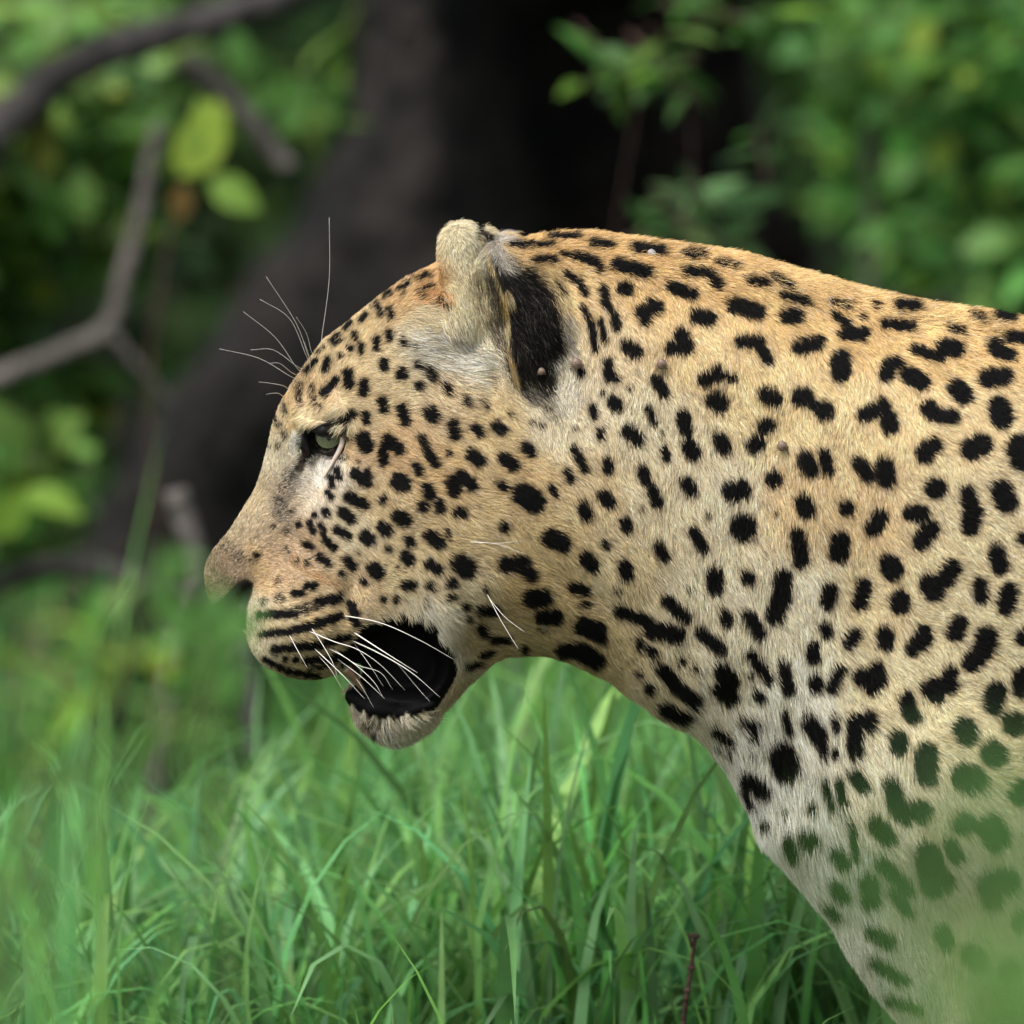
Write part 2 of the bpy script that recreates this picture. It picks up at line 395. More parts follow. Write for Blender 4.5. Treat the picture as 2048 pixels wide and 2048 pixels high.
# ---- coat pattern -------------------------------------------------
SP = []      # capsules x1,y1,x2,y2,r,strength
def add(ox, oy, k, rows, st=1.0):
    for r in rows:
        if len(r) == 3: r = (r[0], r[1], r[0], r[1], r[2])
        SP.append((ox+r[0]/k, oy+r[1]/k, ox+r[2]/k, oy+r[3]/k, r[4]/k, st))
add(350,650,3.22,[(1015,120,1065,95,11),(840,300,905,225,13),(965,285,985,230,20),(955,440,1035,355,21),(1115,310,1120,380,29),
 (1215,375,1215,430,28),(1130,150,18),(1195,130,1197,165,16),(1297,90,1297,145,20),(1380,50,1382,85,20),(1470,110,24),(1065,200,13),(1345,240,1345,270,28),
 (1460,315,37),(1560,240,1575,270,17),(1640,290,1665,340,28),(1575,395,26),(1745,385,1760,425,24),(1865,470,1895,510,15),(1335,490,1345,540,28),(1460,540,1485,620,31),
 (1645,560,1660,590,43),(1790,640,1800,710,33),(1768,825,18),(1100,610,1145,570,24),(1225,580,1230,615,24),(1210,730,1230,780,46),(1340,880,1345,800,29),
 (1370,740,1440,800,36),(1345,790,1375,740,28),(1590,725,1630,820,22),(1630,820,1675,890,28),(1040,930,1055,980,19),(1005,985,1010,1040,18),(985,1080,1000,1110,16),
 (1160,955,1230,1010,34),(1235,950,1240,1020,26),(1440,1005,1465,1020,54),(1555,910,1575,945,26),(1620,1050,1640,1100,33),(1595,1170,36),(1700,1150,1705,1180,30),
 (1790,1010,1800,1060,46),(1840,970,1910,1030,38),(1120,1110,1215,1155,32),(1340,1125,25),(1080,1205,1130,1250,33),(965,1195,980,1220,19),(900,1225,18),(795,1285,18),
 (865,1270,890,1330,16),(940,1290,965,1380,18),(965,1380,1020,1435,20),(840,1410,870,1430,20),(1040,1320,1110,1355,26),(1225,1360,1250,1380,42),(1335,1300,1365,1325,36),
 (1435,1235,1480,1255,42),(1815,1205,1850,1205,30),(1500,1385,1520,1405,26),(1375,1440,19),(1640,1360,1700,1400,38),(525,1485,19),(925,1490,985,1535,22),
 (1105,1515,1145,1555,27),(1075,1600,18),(1280,1570,1305,1595,42),(1485,1490,1505,1510,36),(1640,1535,1690,1570,33),(1835,1535,1875,1570,60),(1215,1650,21),
 (1485,1675,1525,1675,27),(1645,1675,26),(1780,1655,36),(1340,1768,15),(1425,1765,19),(1775,1750,23),(1870,1815,23),(1890,1890,17),(850,1680,900,1680,20),(770,1730,815,1725,18)])
add(350,650,3.22,[(800,385,800,480,16),(1548,145,18),(1120,740,15),(1080,850,27),(900,180,950,150,7),(745,1200,12),(1750,1320,1760,1370,14),(850,1530,22),(495,1520,10),(665,1645,12),(670,1760,24),(570,1780,14),
 (880,400,890,470,14),(890,500,930,520,10),(700,520,705,570,12),(640,610,660,640,16),(700,690,705,720,10),(660,780,12),(590,780,10),(720,1450,14),(630,1300,12),(720,1330,9),(1180,1465,10),(1185,880,8),(780,1520,14),(1440,1560,8)],0.65)
add(350,650,3.22,[(720,960,790,920,25),(690,1060,720,1000,20),(660,1120,690,1170,25),(650,1210,30),(300,1400,420,1500,30),(850,860,920,830,25)],0.35)
add(450,1050,3.22,[(225,585,17),(260,575,450,572,18),(600,500,735,468,26),(810,515,840,570,26),(820,600,850,640,20),(230,710,9),(260,700,440,682,16),(460,672,600,642,20),(600,630,745,588,19),
 (320,800,460,787,16),(480,785,620,775,18),(640,762,800,720,18),(390,865,11),(455,865,15),(520,875,640,862,14),(690,865,770,835,20),(250,865,400,940,9),(400,940,600,978,11),
 (1650,545,1730,545,35),(1645,665,1665,695,28),(1725,740,1820,740,20),(1655,835,1705,820,18),(1570,910,1640,890,16)])
add(450,1050,3.22,[(470,550,600,512,25),(540,925,660,900,12),(315,830,10),(1680,410,15),(925,1280,15),(1005,1305,11),(970,1345,12),(1300,485,9)],0.75)
add(800,400,3.22,[(480,1465,520,1500,27),(615,1450,660,1480,33),(460,1640,510,1680,39),(670,1660,730,1715,37),(805,1590,840,1625,33),(645,1830,675,1850,24),
 (970,1850,1000,1890,18),(1075,1755,1100,1800,23),(1120,1600,1150,1660,20),(1150,1660,1190,1730,25),(1335,1690,1340,1735,32),(1310,1905,1330,1930,38),(1240,1335,1250,1390,22),
 (1290,1490,1295,1520,24),(1375,1300,1395,1325,40),(1470,1490,1530,1545,42),(1600,1345,1635,1430,20),(1705,1605,1715,1660,22),(1820,1390,1840,1470,40),(1850,1480,1860,1540,20),
 (1860,1590,1890,1630,48),(1565,1740,1580,1800,36),(1620,1850,1650,1920,32),(1845,1820,1880,1870,40),(1650,1155,1700,1240,36),(1340,1040,1350,1150,28),(1350,1150,1385,1150,28),
 (1465,940,1520,980,42),(1810,860,1830,920,45),(1750,950,1850,950,42),(1560,720,1650,690,45),(1580,780,1590,720,30),(1610,650,25),(1440,570,1465,575,38),(1400,420,1590,470,38),
 (1750,560,1880,610,34),(1850,470,1920,480,26),(1520,310,1690,335,27),(1240,282,1360,295,17),(1050,350,1150,370,14),(1150,367,1270,410,27),(1270,410,1290,450,21),(880,385,1000,390,19),
 (1070,480,1160,530,17),(1150,520,1195,600,18),(720,280,860,290,15),(860,300,990,285,12),(970,240,1160,240,12),(1310,580,1330,670,28),(1340,670,1375,740,18),(1380,740,1400,820,26),
 (1180,690,1230,790,14),(1230,790,1260,960,19),(1290,780,1320,900,16),(1165,1110,24),(1840,350,1900,370,18),(185,480,15)])
add(800,400,3.22,[(540,1295,560,1335,14),(720,1385,15),(910,1450,21),(1010,520,1060,600,10),(1680,1490,1690,1530,8),(1130,1470,9),(1480,1215,14),(1310,1240,14),(75,500,0,550,8),(20,600,9),(130,590,160,620,14),(320,1630,15),
 (950,1340,12),(850,1430,12)],0.65)
add(1300,400,2.583,[(245,600,300,610,38),(200,370,290,380,18),(320,400,350,440,25),(430,545,560,580,36),(520,425,600,435,19),(705,600,755,600,35),(690,500,810,530,19),
 (470,730,560,730,30),(560,740,610,830,25),(770,760,870,735,36),(960,600,1020,640,20),(1010,690,1100,690,34),(985,820,985,890,48),(1210,640,1350,655,21),
 (1290,550,1380,560,24),(1800,600,1870,610,24),(1240,850,1220,900,38),(1240,860,1280,840,28),(1330,900,1400,940,42),(1370,770,1400,780,25),(1440,800,1500,810,26),(1400,780,1440,800,20),(1520,760,1580,770,42),
 (1780,750,1800,780,40),(1800,790,1860,800,30),(1850,710,1930,715,25),(1740,920,1830,910,46),(1580,970,1620,1010,45),(1800,1070,1820,1130,55),(1440,1075,1460,1100,40),
 (1480,1110,1560,1120,38),(790,1020,53),(840,1060,25),(900,1085,48),(1110,1110,1200,1070,38),(1230,1130,1240,1170,42),(1200,1040,25),(600,1005,640,1025,42),(280,930,340,900,34),(340,900,430,920,20),
 (350,870,18),(335,1030,360,1050,47),(360,1230,385,1280,36),(590,1170,615,1160,38),(540,1265,555,1250,42),(800,1340,830,1390,43),(900,1310,920,1390,30),
 (1080,1360,1130,1420,38),(1210,1370,1220,1440,46),(1160,1405,26),(1420,1310,1460,1270,47),(1660,1285,1710,1265,57),(1910,1280,1925,1330,70),(1475,1490,55),(640,1440,44),
 (430,1500,465,1495,54),(795,1560,810,1600,45),(1015,1590,42),(485,1680,485,1700,64),(1190,1640,1150,1700,40),(1350,1620,1400,1620,42),(1450,1700,1400,1760,45),
 (1640,1510,1660,1600,38),(1665,1600,1655,1690,46),(1815,1500,1840,1560,55)])
add(1300,400,2.583,[(200,280,270,290,20),(350,330,450,345,14),(640,400,740,460,16),(940,530,1030,550,14),(1100,610,15),(1170,550,20),(1550,660,1620,680,15),(1680,600,1720,620,18),(300,1625,14),(1790,1790,28)],0.75)
SP.append((1045,988,1068,1003,22,1))
SP += [(722,641,732,630,4,1),(757,612,760,628,4.5,1),(779,618,781,632,5,1),(690,656,700,646,4,1),(664,682,675,669,4,1),(800,576,815,566,4,.9),(768,594,780,583,4,.9),(835,557,850,549,4,.8),(745,612,752,604,3,.8),(708,668,710,676,5,.9),(880,600,895,610,6,.5),(850,575,865,570,4,.7)]
add(1000,1000,3.22,[(30,175,33),(535,40,560,100,37),(690,10,715,20,32),(1010,10,38),(805,140,815,175,34),(320,240,400,280,54),(30,410,140,400,48),(150,450,200,490,38),(680,280,682,300,20),
 (555,375,595,420,45),(800,420,815,480,42),(470,560,545,585,36),(190,630,275,630,54),(260,750,360,750,46),(525,665,570,665,15),(530,810,620,840,58),(600,850,650,890,35),
 (400,970,540,960,45),(540,980,620,1030,54),(150,955,24),(1025,295,1055,360,33),(1250,200,1310,310,34),(1385,470,1390,560,50),(1590,485,1605,505,38),(1070,640,1200,750,38),
 (770,710,950,780,38),(980,830,1140,860,58),(1300,850,1420,950,40),(1445,730,1465,790,33),(1600,740,1670,850,42),(1825,500,1820,640,55),(1800,640,1770,740,55),(895,905,905,935,27),
 (970,965,990,985,28),(1170,1040,23),(1255,1085,18),(1050,1080,1120,1170,44),(1130,1190,1260,1290,45),(895,1110,19),(950,1190,970,1215,28),(1060,1330,1190,1390,38),
 (1430,1090,1490,1170,55),(1420,1210,1480,1260,55),(1620,990,1730,1150,32),(1830,1070,1860,1220,38),(1615,1120,18),(1665,1245,1685,1270,27),(1580,1425,1650,1440,34),(1630,1500,34),
 (1390,1470,1480,1540,28),(1475,1620,20),(1840,1370,1870,1480,20),(1820,1620,1850,1720,84),(1600,1780,1700,1860,50)])
add(1000,1000,3.22,[(760,580,24),(250,830,290,830,12),(1345,90,18),(1220,570,15),(1400,1580,15),(1630,1630,10),(1780,80,12),(915,60,12)],0.6)
add(1548,1040,3.864,[(185,100,200,200,46),(205,200,210,320,58),(510,160,500,250,75),(890,340,920,390,80),(1720,250,1745,350,65),(1200,490,1240,550,80),(1320,460,1380,370,65),
 (430,540,420,630,55),(690,500,665,640,54),(970,610,975,650,76),(1590,500,1600,590,55),(1810,550,1795,660,68),(400,820,410,880,40),(305,980,305,1060,46),(630,880,580,950,45),
 (860,880,860,950,62),(1160,870,1080,990,60),(1150,930,70),(1430,800,1400,870,68),(1640,900,1640,960,80),(1580,1040,1540,1090,74),(1610,990,70),(1930,910,60),(1900,1190,50),(1930,140,50)])
add(1400,1300,2.583,[(585,0,595,40,28),(600,155,602,180,36),(680,190,725,110,30),(840,140,920,150,48),(910,100,40),(890,190,40),(1190,200,1280,180,50),(1290,120,40),(1230,250,34),(1400,70,1470,10,42),
 (1530,210,1515,280,50),(1660,130,1660,200,45),(1620,380,62),(1070,250,1075,310,38),(1090,330,1110,345,34),(1365,410,1375,430,60),(1505,525,1520,540,64),(570,370,620,450,42),(620,450,640,530,22),
 (698,350,702,400,18),(800,370,870,350,42),(880,390,34),(800,400,805,520,40),(695,510,705,545,13),(1025,455,1030,500,45),(1170,530,1175,640,55),(1370,650,1410,665,70),(230,700,270,790,14),
 (800,640,840,690,38),(720,670,740,790,20),(650,680,690,820,16),(580,790,585,815,22),(990,690,1010,760,42),(1010,780,1060,850,45),(1120,820,1150,830,55),(1360,890,57),(1500,910,1530,970,65),(1430,900,30),
 (1660,740,65),(910,890,970,960,45),(340,895,22),(440,830,13),(560,960,575,975,48),(460,960,480,1050,28),(710,1040,745,1090,35),(780,890,805,1060,18),(1295,1000,1330,1065,35),
 (1180,1050,1210,1200,68),(1250,1150,1280,1200,40),(1500,1210,1580,1190,68),(1510,1290,52),(940,1090,1080,1230,32),(1000,1240,1075,1340,28),(700,1200,740,1250,35),(875,1190,885,1280,45),
 (660,1310,710,1360,20),(890,1440,980,1490,34),(910,1600,1050,1690,28),(980,1790,1130,1840,22),(1660,1400,50),(1400,1560,1440,1600,48),(1600,1650,55),(1250,1450,1280,1500,40)])
# the coat goes on beyond the picture
r2 = random.Random(3); placed = []
for _ in range(9000):
    x, y = r2.uniform(2085, 4750), r2.uniform(560, 2480)
    if all((x-a)**2+(y-b)**2 > 92**2 for a, b in placed): placed.append((x, y))
for _ in range(600):
    x, y = r2.uniform(1850, 2085), r2.uniform(2070, 2480)
    if all((x-a)**2+(y-b)**2 > 80**2 for a, b in placed): placed.append((x, y))
for x, y in placed:
    a = r2.uniform(0, 6.28)
    if x > 2500 and y < 1700:
        for k in range(4):
            b = a+k*1.57+r2.uniform(-.3, .3); SP.append((x+26*math.cos(b), y+26*math.sin(b), x+26*math.cos(b+.6), y+26*math.sin(b+.6), r2.uniform(9, 13), 1))
    else:
        l = r2.uniform(2, 16); SP.append((x-l*math.cos(a), y-l*math.sin(a), x+l*math.cos(a), y+l*math.sin(a), r2.uniform(18, 26), 1))
# raster of the pattern: signed distance and strength
PU0, PV0, PS = 340.0, 380.0, 2.0
PW, PH = 2250, 1090
SDI = np.full((PW, PH), 60.0, np.float32); STR = np.zeros((PW, PH), np.float32)
for x1, y1, x2, y2, r, st in SP:
    i0 = max(0, int((min(x1, x2)-r-20-PU0)/PS)); i1 = min(PW, int((max(x1, x2)+r+20-PU0)/PS)+2)
    j0 = max(0, int((min(y1, y2)-r-20-PV0)/PS)); j1 = min(PH, int((max(y1, y2)+r+20-PV0)/PS)+2)
    if i1 <= i0 or j1 <= j0: continue
    u = (PU0+PS*np.arange(i0, i1))[:, None]; v = (PV0+PS*np.arange(j0, j1))[None]
    ex, ey = x2-x1, y2-y1; t = np.clip(((u-x1)*ex+(v-y1)*ey)/(ex*ex+ey*ey+1e-6), 0, 1)
    d = np.sqrt((u-x1-t*ex)**2+(v-y1-t*ey)**2)-r
    # join neighbouring capsules of one blotch softly
    m = d < SDI[i0:i1, j0:j1]
    SDI[i0:i1, j0:j1] = np.where(m, d, SDI[i0:i1, j0:j1]); STR[i0:i1, j0:j1] = np.where(m, st, STR[i0:i1, j0:j1])
def samp(A, u, v, u0=PU0, v0=PV0, s=PS):
    x = np.clip((u-u0)/s, 0, A.shape[0]-1.001); y = np.clip((v-v0)/s, 0, A.shape[1]-1.001)
    i = x.astype(int); j = y.astype(int); x = x-i; y = y-j
    if A.ndim == 3: x = x[:, None]; y = y[:, None]
    return A[i, j]*(1-x)*(1-y)+A[i+1, j]*x*(1-y)+A[i, j+1]*(1-x)*y+A[i+1, j+1]*x*y
# ground colour of the coat, flow and length of the hair: u v  r g b   du dv  length(mm)
CT = [(420,1130,176,150,118, .55,-.85, 3),(470,1130,172,145,112, .7,-.7, 3),(450,1060,178,155,118, .6,-.8, 4),(500,990,205,180,140, .5,-.9, 4),(545,900,215,198,165, .3,-1, 4),(560,840,212,185,140, .3,-1,4),
 (570,1000,190,165,135, .9,-.3, 4),(540,1150,215,175,130, .9,-.2, 3.5),(600,1080,200,165,125, 1,.1,4),(560,1240,205,182,135, 1,.15,4),(640,1250,215,182,130, 1,.2,5),(600,1330,198,172,118, .9,.4,4),(520,1300,205,188,150, .8,.5,3),(510,1220,200,180,150,.6,.5,3),
 (615,836,215,190,145, -.8,.45, 8),(660,846,215,195,155, -.75,.5, 9),(640,815,210,175,125,-.4,.5,5),(660,930,235,222,205, .3,.9, 2.5),(610,960,190,175,155,.5,.2,3),(640,1000,228,205,175, .7,.5,4),(650,720,215,185,135, .55,-.8, 4.5),(620,780,200,165,115,.3,-.9,4),(720,650,212,180,125, .7,-.7, 5),(800,590,215,172,112, .9,-.4, 6),(860,560,215,165,100,.9,-.3,6),
 (700,900,205,168,118, 1,.1, 5),(720,800,212,182,132, 1,-.15,5),(780,740,214,186,138,1,.0,5),(800,900,205,165,112, 1,.25, 6),(700,1050,212,190,150, 1,.35,6),(760,1000,200,170,120, 1,.3,6),(800,1130,205,178,130, 1,.3,6),(720,1170,195,165,120,1,.35,5),(880,950,205,168,112, 1,.25,7),(900,1080,205,175,122, 1,.35,8),(880,1230,214,196,166, .55,.9,13),(880,1320,205,190,165,.3,.9,9),(900,1180,210,185,140,.8,.5,9),
 (960,1270,190,160,108, .9,.35,9),(780,1455,212,194,168, .25,1,15),(850,1440,202,180,146, .5,.8,13),(730,1450,205,186,160,.1,1,11),(900,1390,185,158,115,.4,.8,8),
 (850,690,212,198,174, .95,.35,15),(920,720,208,194,172, .95,.25,20),(860,640,205,180,140,.9,.3,12),(900,780,212,180,135,.9,.4,9),(930,500,212,196,158,.1,.95,6),(920,600,210,190,145, .25,.9,9),(960,620,200,182,140,.3,.9,10),
 (1000,850,205,175,125, .9,.45,7),(1050,950,205,172,122,.95,.3,8),(1100,850,222,205,178, .55,.85,8),(1150,780,222,205,180,.3,.95,8),(1100,1100,200,168,112,.9,.45,10),(1050,1200,185,155,100,1,.3,10),(1130,1250,180,150,98,.95,.45,10),
 (1080,470,208,160,92, 1,.0,9),(1200,500,222,172,105, .9,.35,10),(1180,600,225,190,138,.5,.85,9),(1200,700,228,200,158,.3,.95,9),(1300,560,232,185,120, .45,.9,11),(1300,520,222,170,102,.7,.6,11),(1450,560,230,180,112,.5,.85,12),(1400,700,236,200,145,.3,.95,11),(1600,600,232,185,118,.5,.85,12),(1750,640,232,188,122,.45,.9,12),(1900,680,232,190,126,.5,.8,12),(2000,660,228,185,120,.6,.75,12),
 (1550,800,238,205,148,.25,.95,11),(1750,850,238,205,150,.3,.9,11),(1950,850,236,203,150,.6,.75,11),(1300,850,232,214,182,.25,.97,10),(1300,1000,228,208,174,.3,.95,11),(1200,1000,215,185,140,.6,.8,10),(1450,1000,238,220,190,.2,.97,12),(1600,1000,230,192,142,.25,.9,11),(1750,1050,226,188,138,.45,.8,10),(1900,1050,232,208,165,.75,.55,10),(2020,1000,228,205,165,.8,.5,10),
 (1250,1150,218,192,148,.6,.8,12),(1400,1180,236,218,188,.35,.93,13),(1500,1280,236,222,196,.2,.97,14),(1600,1220,240,226,200,.3,.9,12),(1750,1200,234,206,160,.7,.6,10),(1900,1200,234,212,170,.85,.4,10),(2020,1250,230,210,168,.85,.35,10),
 (1200,1330,200,172,120,.75,.65,12),(1330,1400,215,192,150,.6,.8,14),(1420,1420,226,208,178,.4,.9,15),(1500,1500,236,226,208,.2,.97,16),(1600,1400,240,228,204,.35,.93,14),(1750,1380,238,214,168,.7,.6,11),(1900,1420,236,212,166,.8,.45,10),(2020,1500,230,208,160,.8,.4,10),
 (1540,1620,236,228,212,.15,.98,17),(1620,1620,238,228,208,.3,.95,16),(1750,1580,236,218,184,.5,.85,13),(1900,1620,232,212,172,.6,.7,12),(1600,1740,222,212,196,.2,.97,16),(1700,1800,228,218,198,.3,.95,15),(1850,1800,226,210,178,.5,.85,13),(1750,1960,205,195,178,.3,.95,14),(1980,1900,225,206,165,.4,.9,12),(2000,2300,222,200,158,.1,1,9),
 (2500,700,225,180,115,1,.2,10),(2500,1200,232,200,145,1,.3,10),(2600,1650,235,225,205,.9,.4,14),(3500,700,222,178,112,1,.1,10),(3500,1200,230,195,140,1,.3,10),(3500,1580,235,225,208,.9,.4,14),(4300,900,225,185,120,.6,.8,10),(4100,1700,228,200,150,.3,1,9),(4200,2300,225,200,155,.1,1,8)]
CT = np.array(CT, float)
k_ = (CT[:, 1] < 625) & (CT[:, 0] > 1050) & (CT[:, 0] < 2100); CT[k_, 2:5] = CT[k_, 2:5]*.6+np.array([222, 186, 126])*.4
k_ = (CT[:, 1] > 760) & (CT[:, 1] < 1320) & (CT[:, 0] > 1050) & (CT[:, 0] < 2100); CT[k_, 2:5] = CT[k_, 2:5]*.72+np.array([222, 194, 144])*.28
GU, GV, GS = 340.0, 380.0, 10.0
gu, gv = np.meshgrid(GU+GS*np.arange(452), GV+GS*np.arange(220), indexing='ij')
Wt = np.zeros(gu.shape); CTI = np.zeros(gu.shape+(6,))
fl = CT[:, 5:7]/np.linalg.norm(CT[:, 5:7], axis=1)[:, None]
cl0 = lin(CT[:, 2:5]); gm = cl0.mean(1, keepdims=True); cl0 = gm+(cl0-gm)*np.where(CT[:, 0] < 1000, .82, .88)[:, None]
vals = np.c_[cl0, fl, CT[:, 7]]
for k in range(len(CT)):
    d2 = ((gu-CT[k, 0])**2+(gv-CT[k, 1])**2)/60**2
    wk = 1/(d2*d2+0.02); Wt += wk; CTI += wk[..., None]*vals[k]
CTI /= Wt[..., None]
# soft patches of colour on top: (capsule), r, softness, rgb, strength
OV = [((1110,740,1130,800),34,30,(205,196,180),.6),((1080,790,1110,830),20,25,(150,140,122),.6),((985,505,1010,560),26,22,(150,142,132),.8),((1015,545,1085,650),30,44,(10,9,8),1),((1040,600,1070,720),46,44,(9,8,7),1),((1060,560,1100,690),26,40,(14,12,10),1),((1085,600,1106,690),30,34,(12,10,9),1),((1045,720,1075,770),40,26,(16,14,12),.95),
 ((990,530,1015,600),14,10,(14,12,10),.9),((1135,640,1150,720),10,20,(150,142,130),.7),
 ((962,480,1008,600),4,4,(175,152,105),.85),((1008,600,1014,640),6,4,(175,145,85),.9),((1014,640,1018,690),5,4,(190,170,130),.9),((1018,690,1036,765),5,4,(170,142,98),.85),
 ((1018,590,1024,610),7,6,(165,142,104),.8),((952,560,985,650),14,38,(112,96,70),.55),((985,560,1003,640),14,14,(52,44,34),.75),((985,640,1005,690),14,14,(60,52,44),.6),  # dark capsules paint shade into the ear hollow and its front lobe
 ((960,475,985,480),8,8,(25,22,20),.5),
 ((845,590,895,600),16,18,(185,120,62),.5),
 ((604,880,618,900),15,7,(7,6,6),1),((615,868,650,858),11,8,(8,7,6),1),((612,905,600,935),9,8,(18,15,12),.95),((598,935,585,955),9,10,(70,60,50),.7),((650,850,690,838),8,7,(14,11,9),.9),
 ((690,858,688,868),6,6,(20,15,12),.8),((640,908,660,912),7,8,(110,100,95),.6),
 ((590,870,585,905),10,8,(225,218,205),.7),((650,935,640,965),12,8,(236,226,212),.7),((575,790,583,850),12,10,(195,158,100),.4),
 ((560,1010,575,1060),16,18,(130,118,105),.5),((590,965,570,1000),12,14,(112,102,92),.6),((430,1110,470,1150),26,22,(140,118,92),.45),
 ((590,1120,640,1160),12,14,(165,120,75),.4),((640,1150,680,1175),10,12,(165,120,72),.4),((505,1100,530,1180),16,18,(222,188,140),.5),((500,1190,520,1250),10,14,(185,165,140),.4),
 ((862,1210,882,1275),12,18,(225,212,192),.65),((590,780,600,810),8,8,(110,80,48),.5),
 ((985,500,1020,532),16,26,(160,150,138),.75),((1150,650,1152,740),8,26,(165,155,140),.5),((1000,476,1028,479),8,10,(190,182,172),.9),((962,462,980,476),8,8,(22,20,18),.9),((1062,785,1092,805),12,32,(125,116,104),.6),((1048,700,1060,745),10,26,(48,42,38),.5),((420,1115,470,1160),22,26,(112,94,74),.5)]
def coat(u, v, jitter=0.0):
    """colour of the coat at apparent photo position; jitter in px loosens the rim of the spots per hair"""
    c = samp(CTI, u, v, GU, GV, GS)[:, :3].copy()
    for (x1, y1, x2, y2), r, s, rgb, st in OV:
        ex, ey = x2-x1, y2-y1; t = np.clip(((u-x1)*ex+(v-y1)*ey)/(ex*ex+ey*ey+1e-6), 0, 1)
        d = np.sqrt((u-x1-t*ex)**2+(v-y1-t*ey)**2)-r
        m = (st*(1-sstep(-s*.5, s*.5, d)))[:, None]
        if jitter: m = .75*(rng.random((len(u), 1)) < m)+.25*m
        c = c*(1-m)+lin(rgb)*m
    d = samp(SDI, u, v); st = samp(STR, u, v)
    if jitter: d = d + rng.normal(size=len(u))*jitter
    wob = 1.6*np.sin(u*.31+v*.17)+1.2*np.sin(u*.13-v*.37+2)
    d = d+wob*0.6-2.4-1.2*(u < 680)*(v > 1180)
    m = ((1-sstep(-2.5, 2.5, d))*st)[:, None]
    if jitter: m = ((1-sstep(-1.5, 1.5, d))*(rng.random(len(u)) < st*1.12))[:, None]
    rim = (np.exp(-((d-2)/4.0)**2)*0.35*st)[:, None]
    c = c*(1-rim)+np.array([0.16, 0.085, 0.03])*rim
    c = c*(1-m)+np.array([0.0034, 0.003, 0.0027])*m
    return c
def inpoly(u, v, poly): return sdist_poly(u, v, poly)
def bare(u, v):
    """1 where there is naked black skin: lips and mouth, nose leather, eye corner"""
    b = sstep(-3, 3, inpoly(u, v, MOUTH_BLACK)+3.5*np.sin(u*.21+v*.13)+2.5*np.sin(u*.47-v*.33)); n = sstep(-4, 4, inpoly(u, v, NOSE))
    e = sstep(4, -4, np.sqrt(((u-647)/45)**2+((v-880)/30)**2)*34-34)
    return b, n, e

mir = BW.copy(); mir[:, 1] = -np.abs(mir[:, 1])
pu, pv = project(mir)
bc = coat(pu, pv)*0.8
b_, n_, e_ = bare(pu, pv)
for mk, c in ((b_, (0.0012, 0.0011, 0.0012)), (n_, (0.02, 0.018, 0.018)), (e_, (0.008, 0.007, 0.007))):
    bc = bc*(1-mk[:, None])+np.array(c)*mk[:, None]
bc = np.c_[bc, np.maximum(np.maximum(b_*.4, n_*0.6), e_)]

def mat_body():
    m, t, p = new_mat('skin_under_fur'); n = t.nodes; L = t.links
    a = n.new('ShaderNodeAttribute'); a.attribute_name = 'col'
    L.new(a.outputs['Color'], p.inputs['Base Color'])
    mr = n.new('ShaderNodeMapRange'); mr.inputs['To Min'].default_value = 0.9; mr.inputs['To Max'].default_value = 0.40
    L.new(a.outputs['Alpha'], mr.inputs['Value']); L.new(mr.outputs[0], p.inputs['Roughness'])
    nz = n.new('ShaderNodeTexNoise'); nz.inputs['Scale'].default_value = 260; nz.inputs['Detail'].default_value = 4
    tc = n.new('ShaderNodeTexCoord'); L.new(tc.outputs['Object'], nz.inputs['Vector'])
    bm = n.new('ShaderNodeBump'); bm.inputs['Strength'].default_value = 0.35; bm.inputs['Distance'].default_value = 0.002
    L.new(nz.outputs['Fac'], bm.inputs['Height']); L.new(bm.outputs['Normal'], p.inputs['Normal'])
    cm = n.new('ShaderNodeMath'); cm.operation = 'COMPARE'; cm.inputs[1].default_value = 0.4; cm.inputs[2].default_value = 0.1   # matte mouth
    sm = n.new('ShaderNodeMath'); sm.operation = 'MULTIPLY_ADD'; sm.inputs[1].default_value = -0.09; sm.inputs[2].default_value = 0.2
    L.new(a.outputs['Alpha'], cm.inputs[0]); L.new(cm.outputs[0], sm.inputs[0]); L.new(sm.outputs[0], p.inputs['Specular IOR Level'])
    return m
leo = empty('leopard', (1.0, 0, 0), 'large spotted leopard standing in side view with its mouth open', 'leopard')
LEO_INV = Vector((1.0, 0, 0))
def part(name, V, F, mat, parent=leo, colors=None, smooth=True):
    o = mesh_np(name, np.asarray(V, float)-np.array([1.0, 0, 0]), F, mat, None, smooth, colors)
    o.parent = parent
    return o
body = part('body', BW, BF, mat_body(), colors=bc)
BVH = BVHTree.FromPolygons([tuple(x) for x in BW], BF.tolist())
def surf(px, py):
    """first point and normal of the leopard on the sight line of a photo pixel"""
    d = Vector(at(px, py, 0)-CAM).normalized(); h = BVH.ray_cast(Vector(CAM), d)
    return (np.array(h[0]), np.array(h[1])) if h[0] is not None else (None, None)

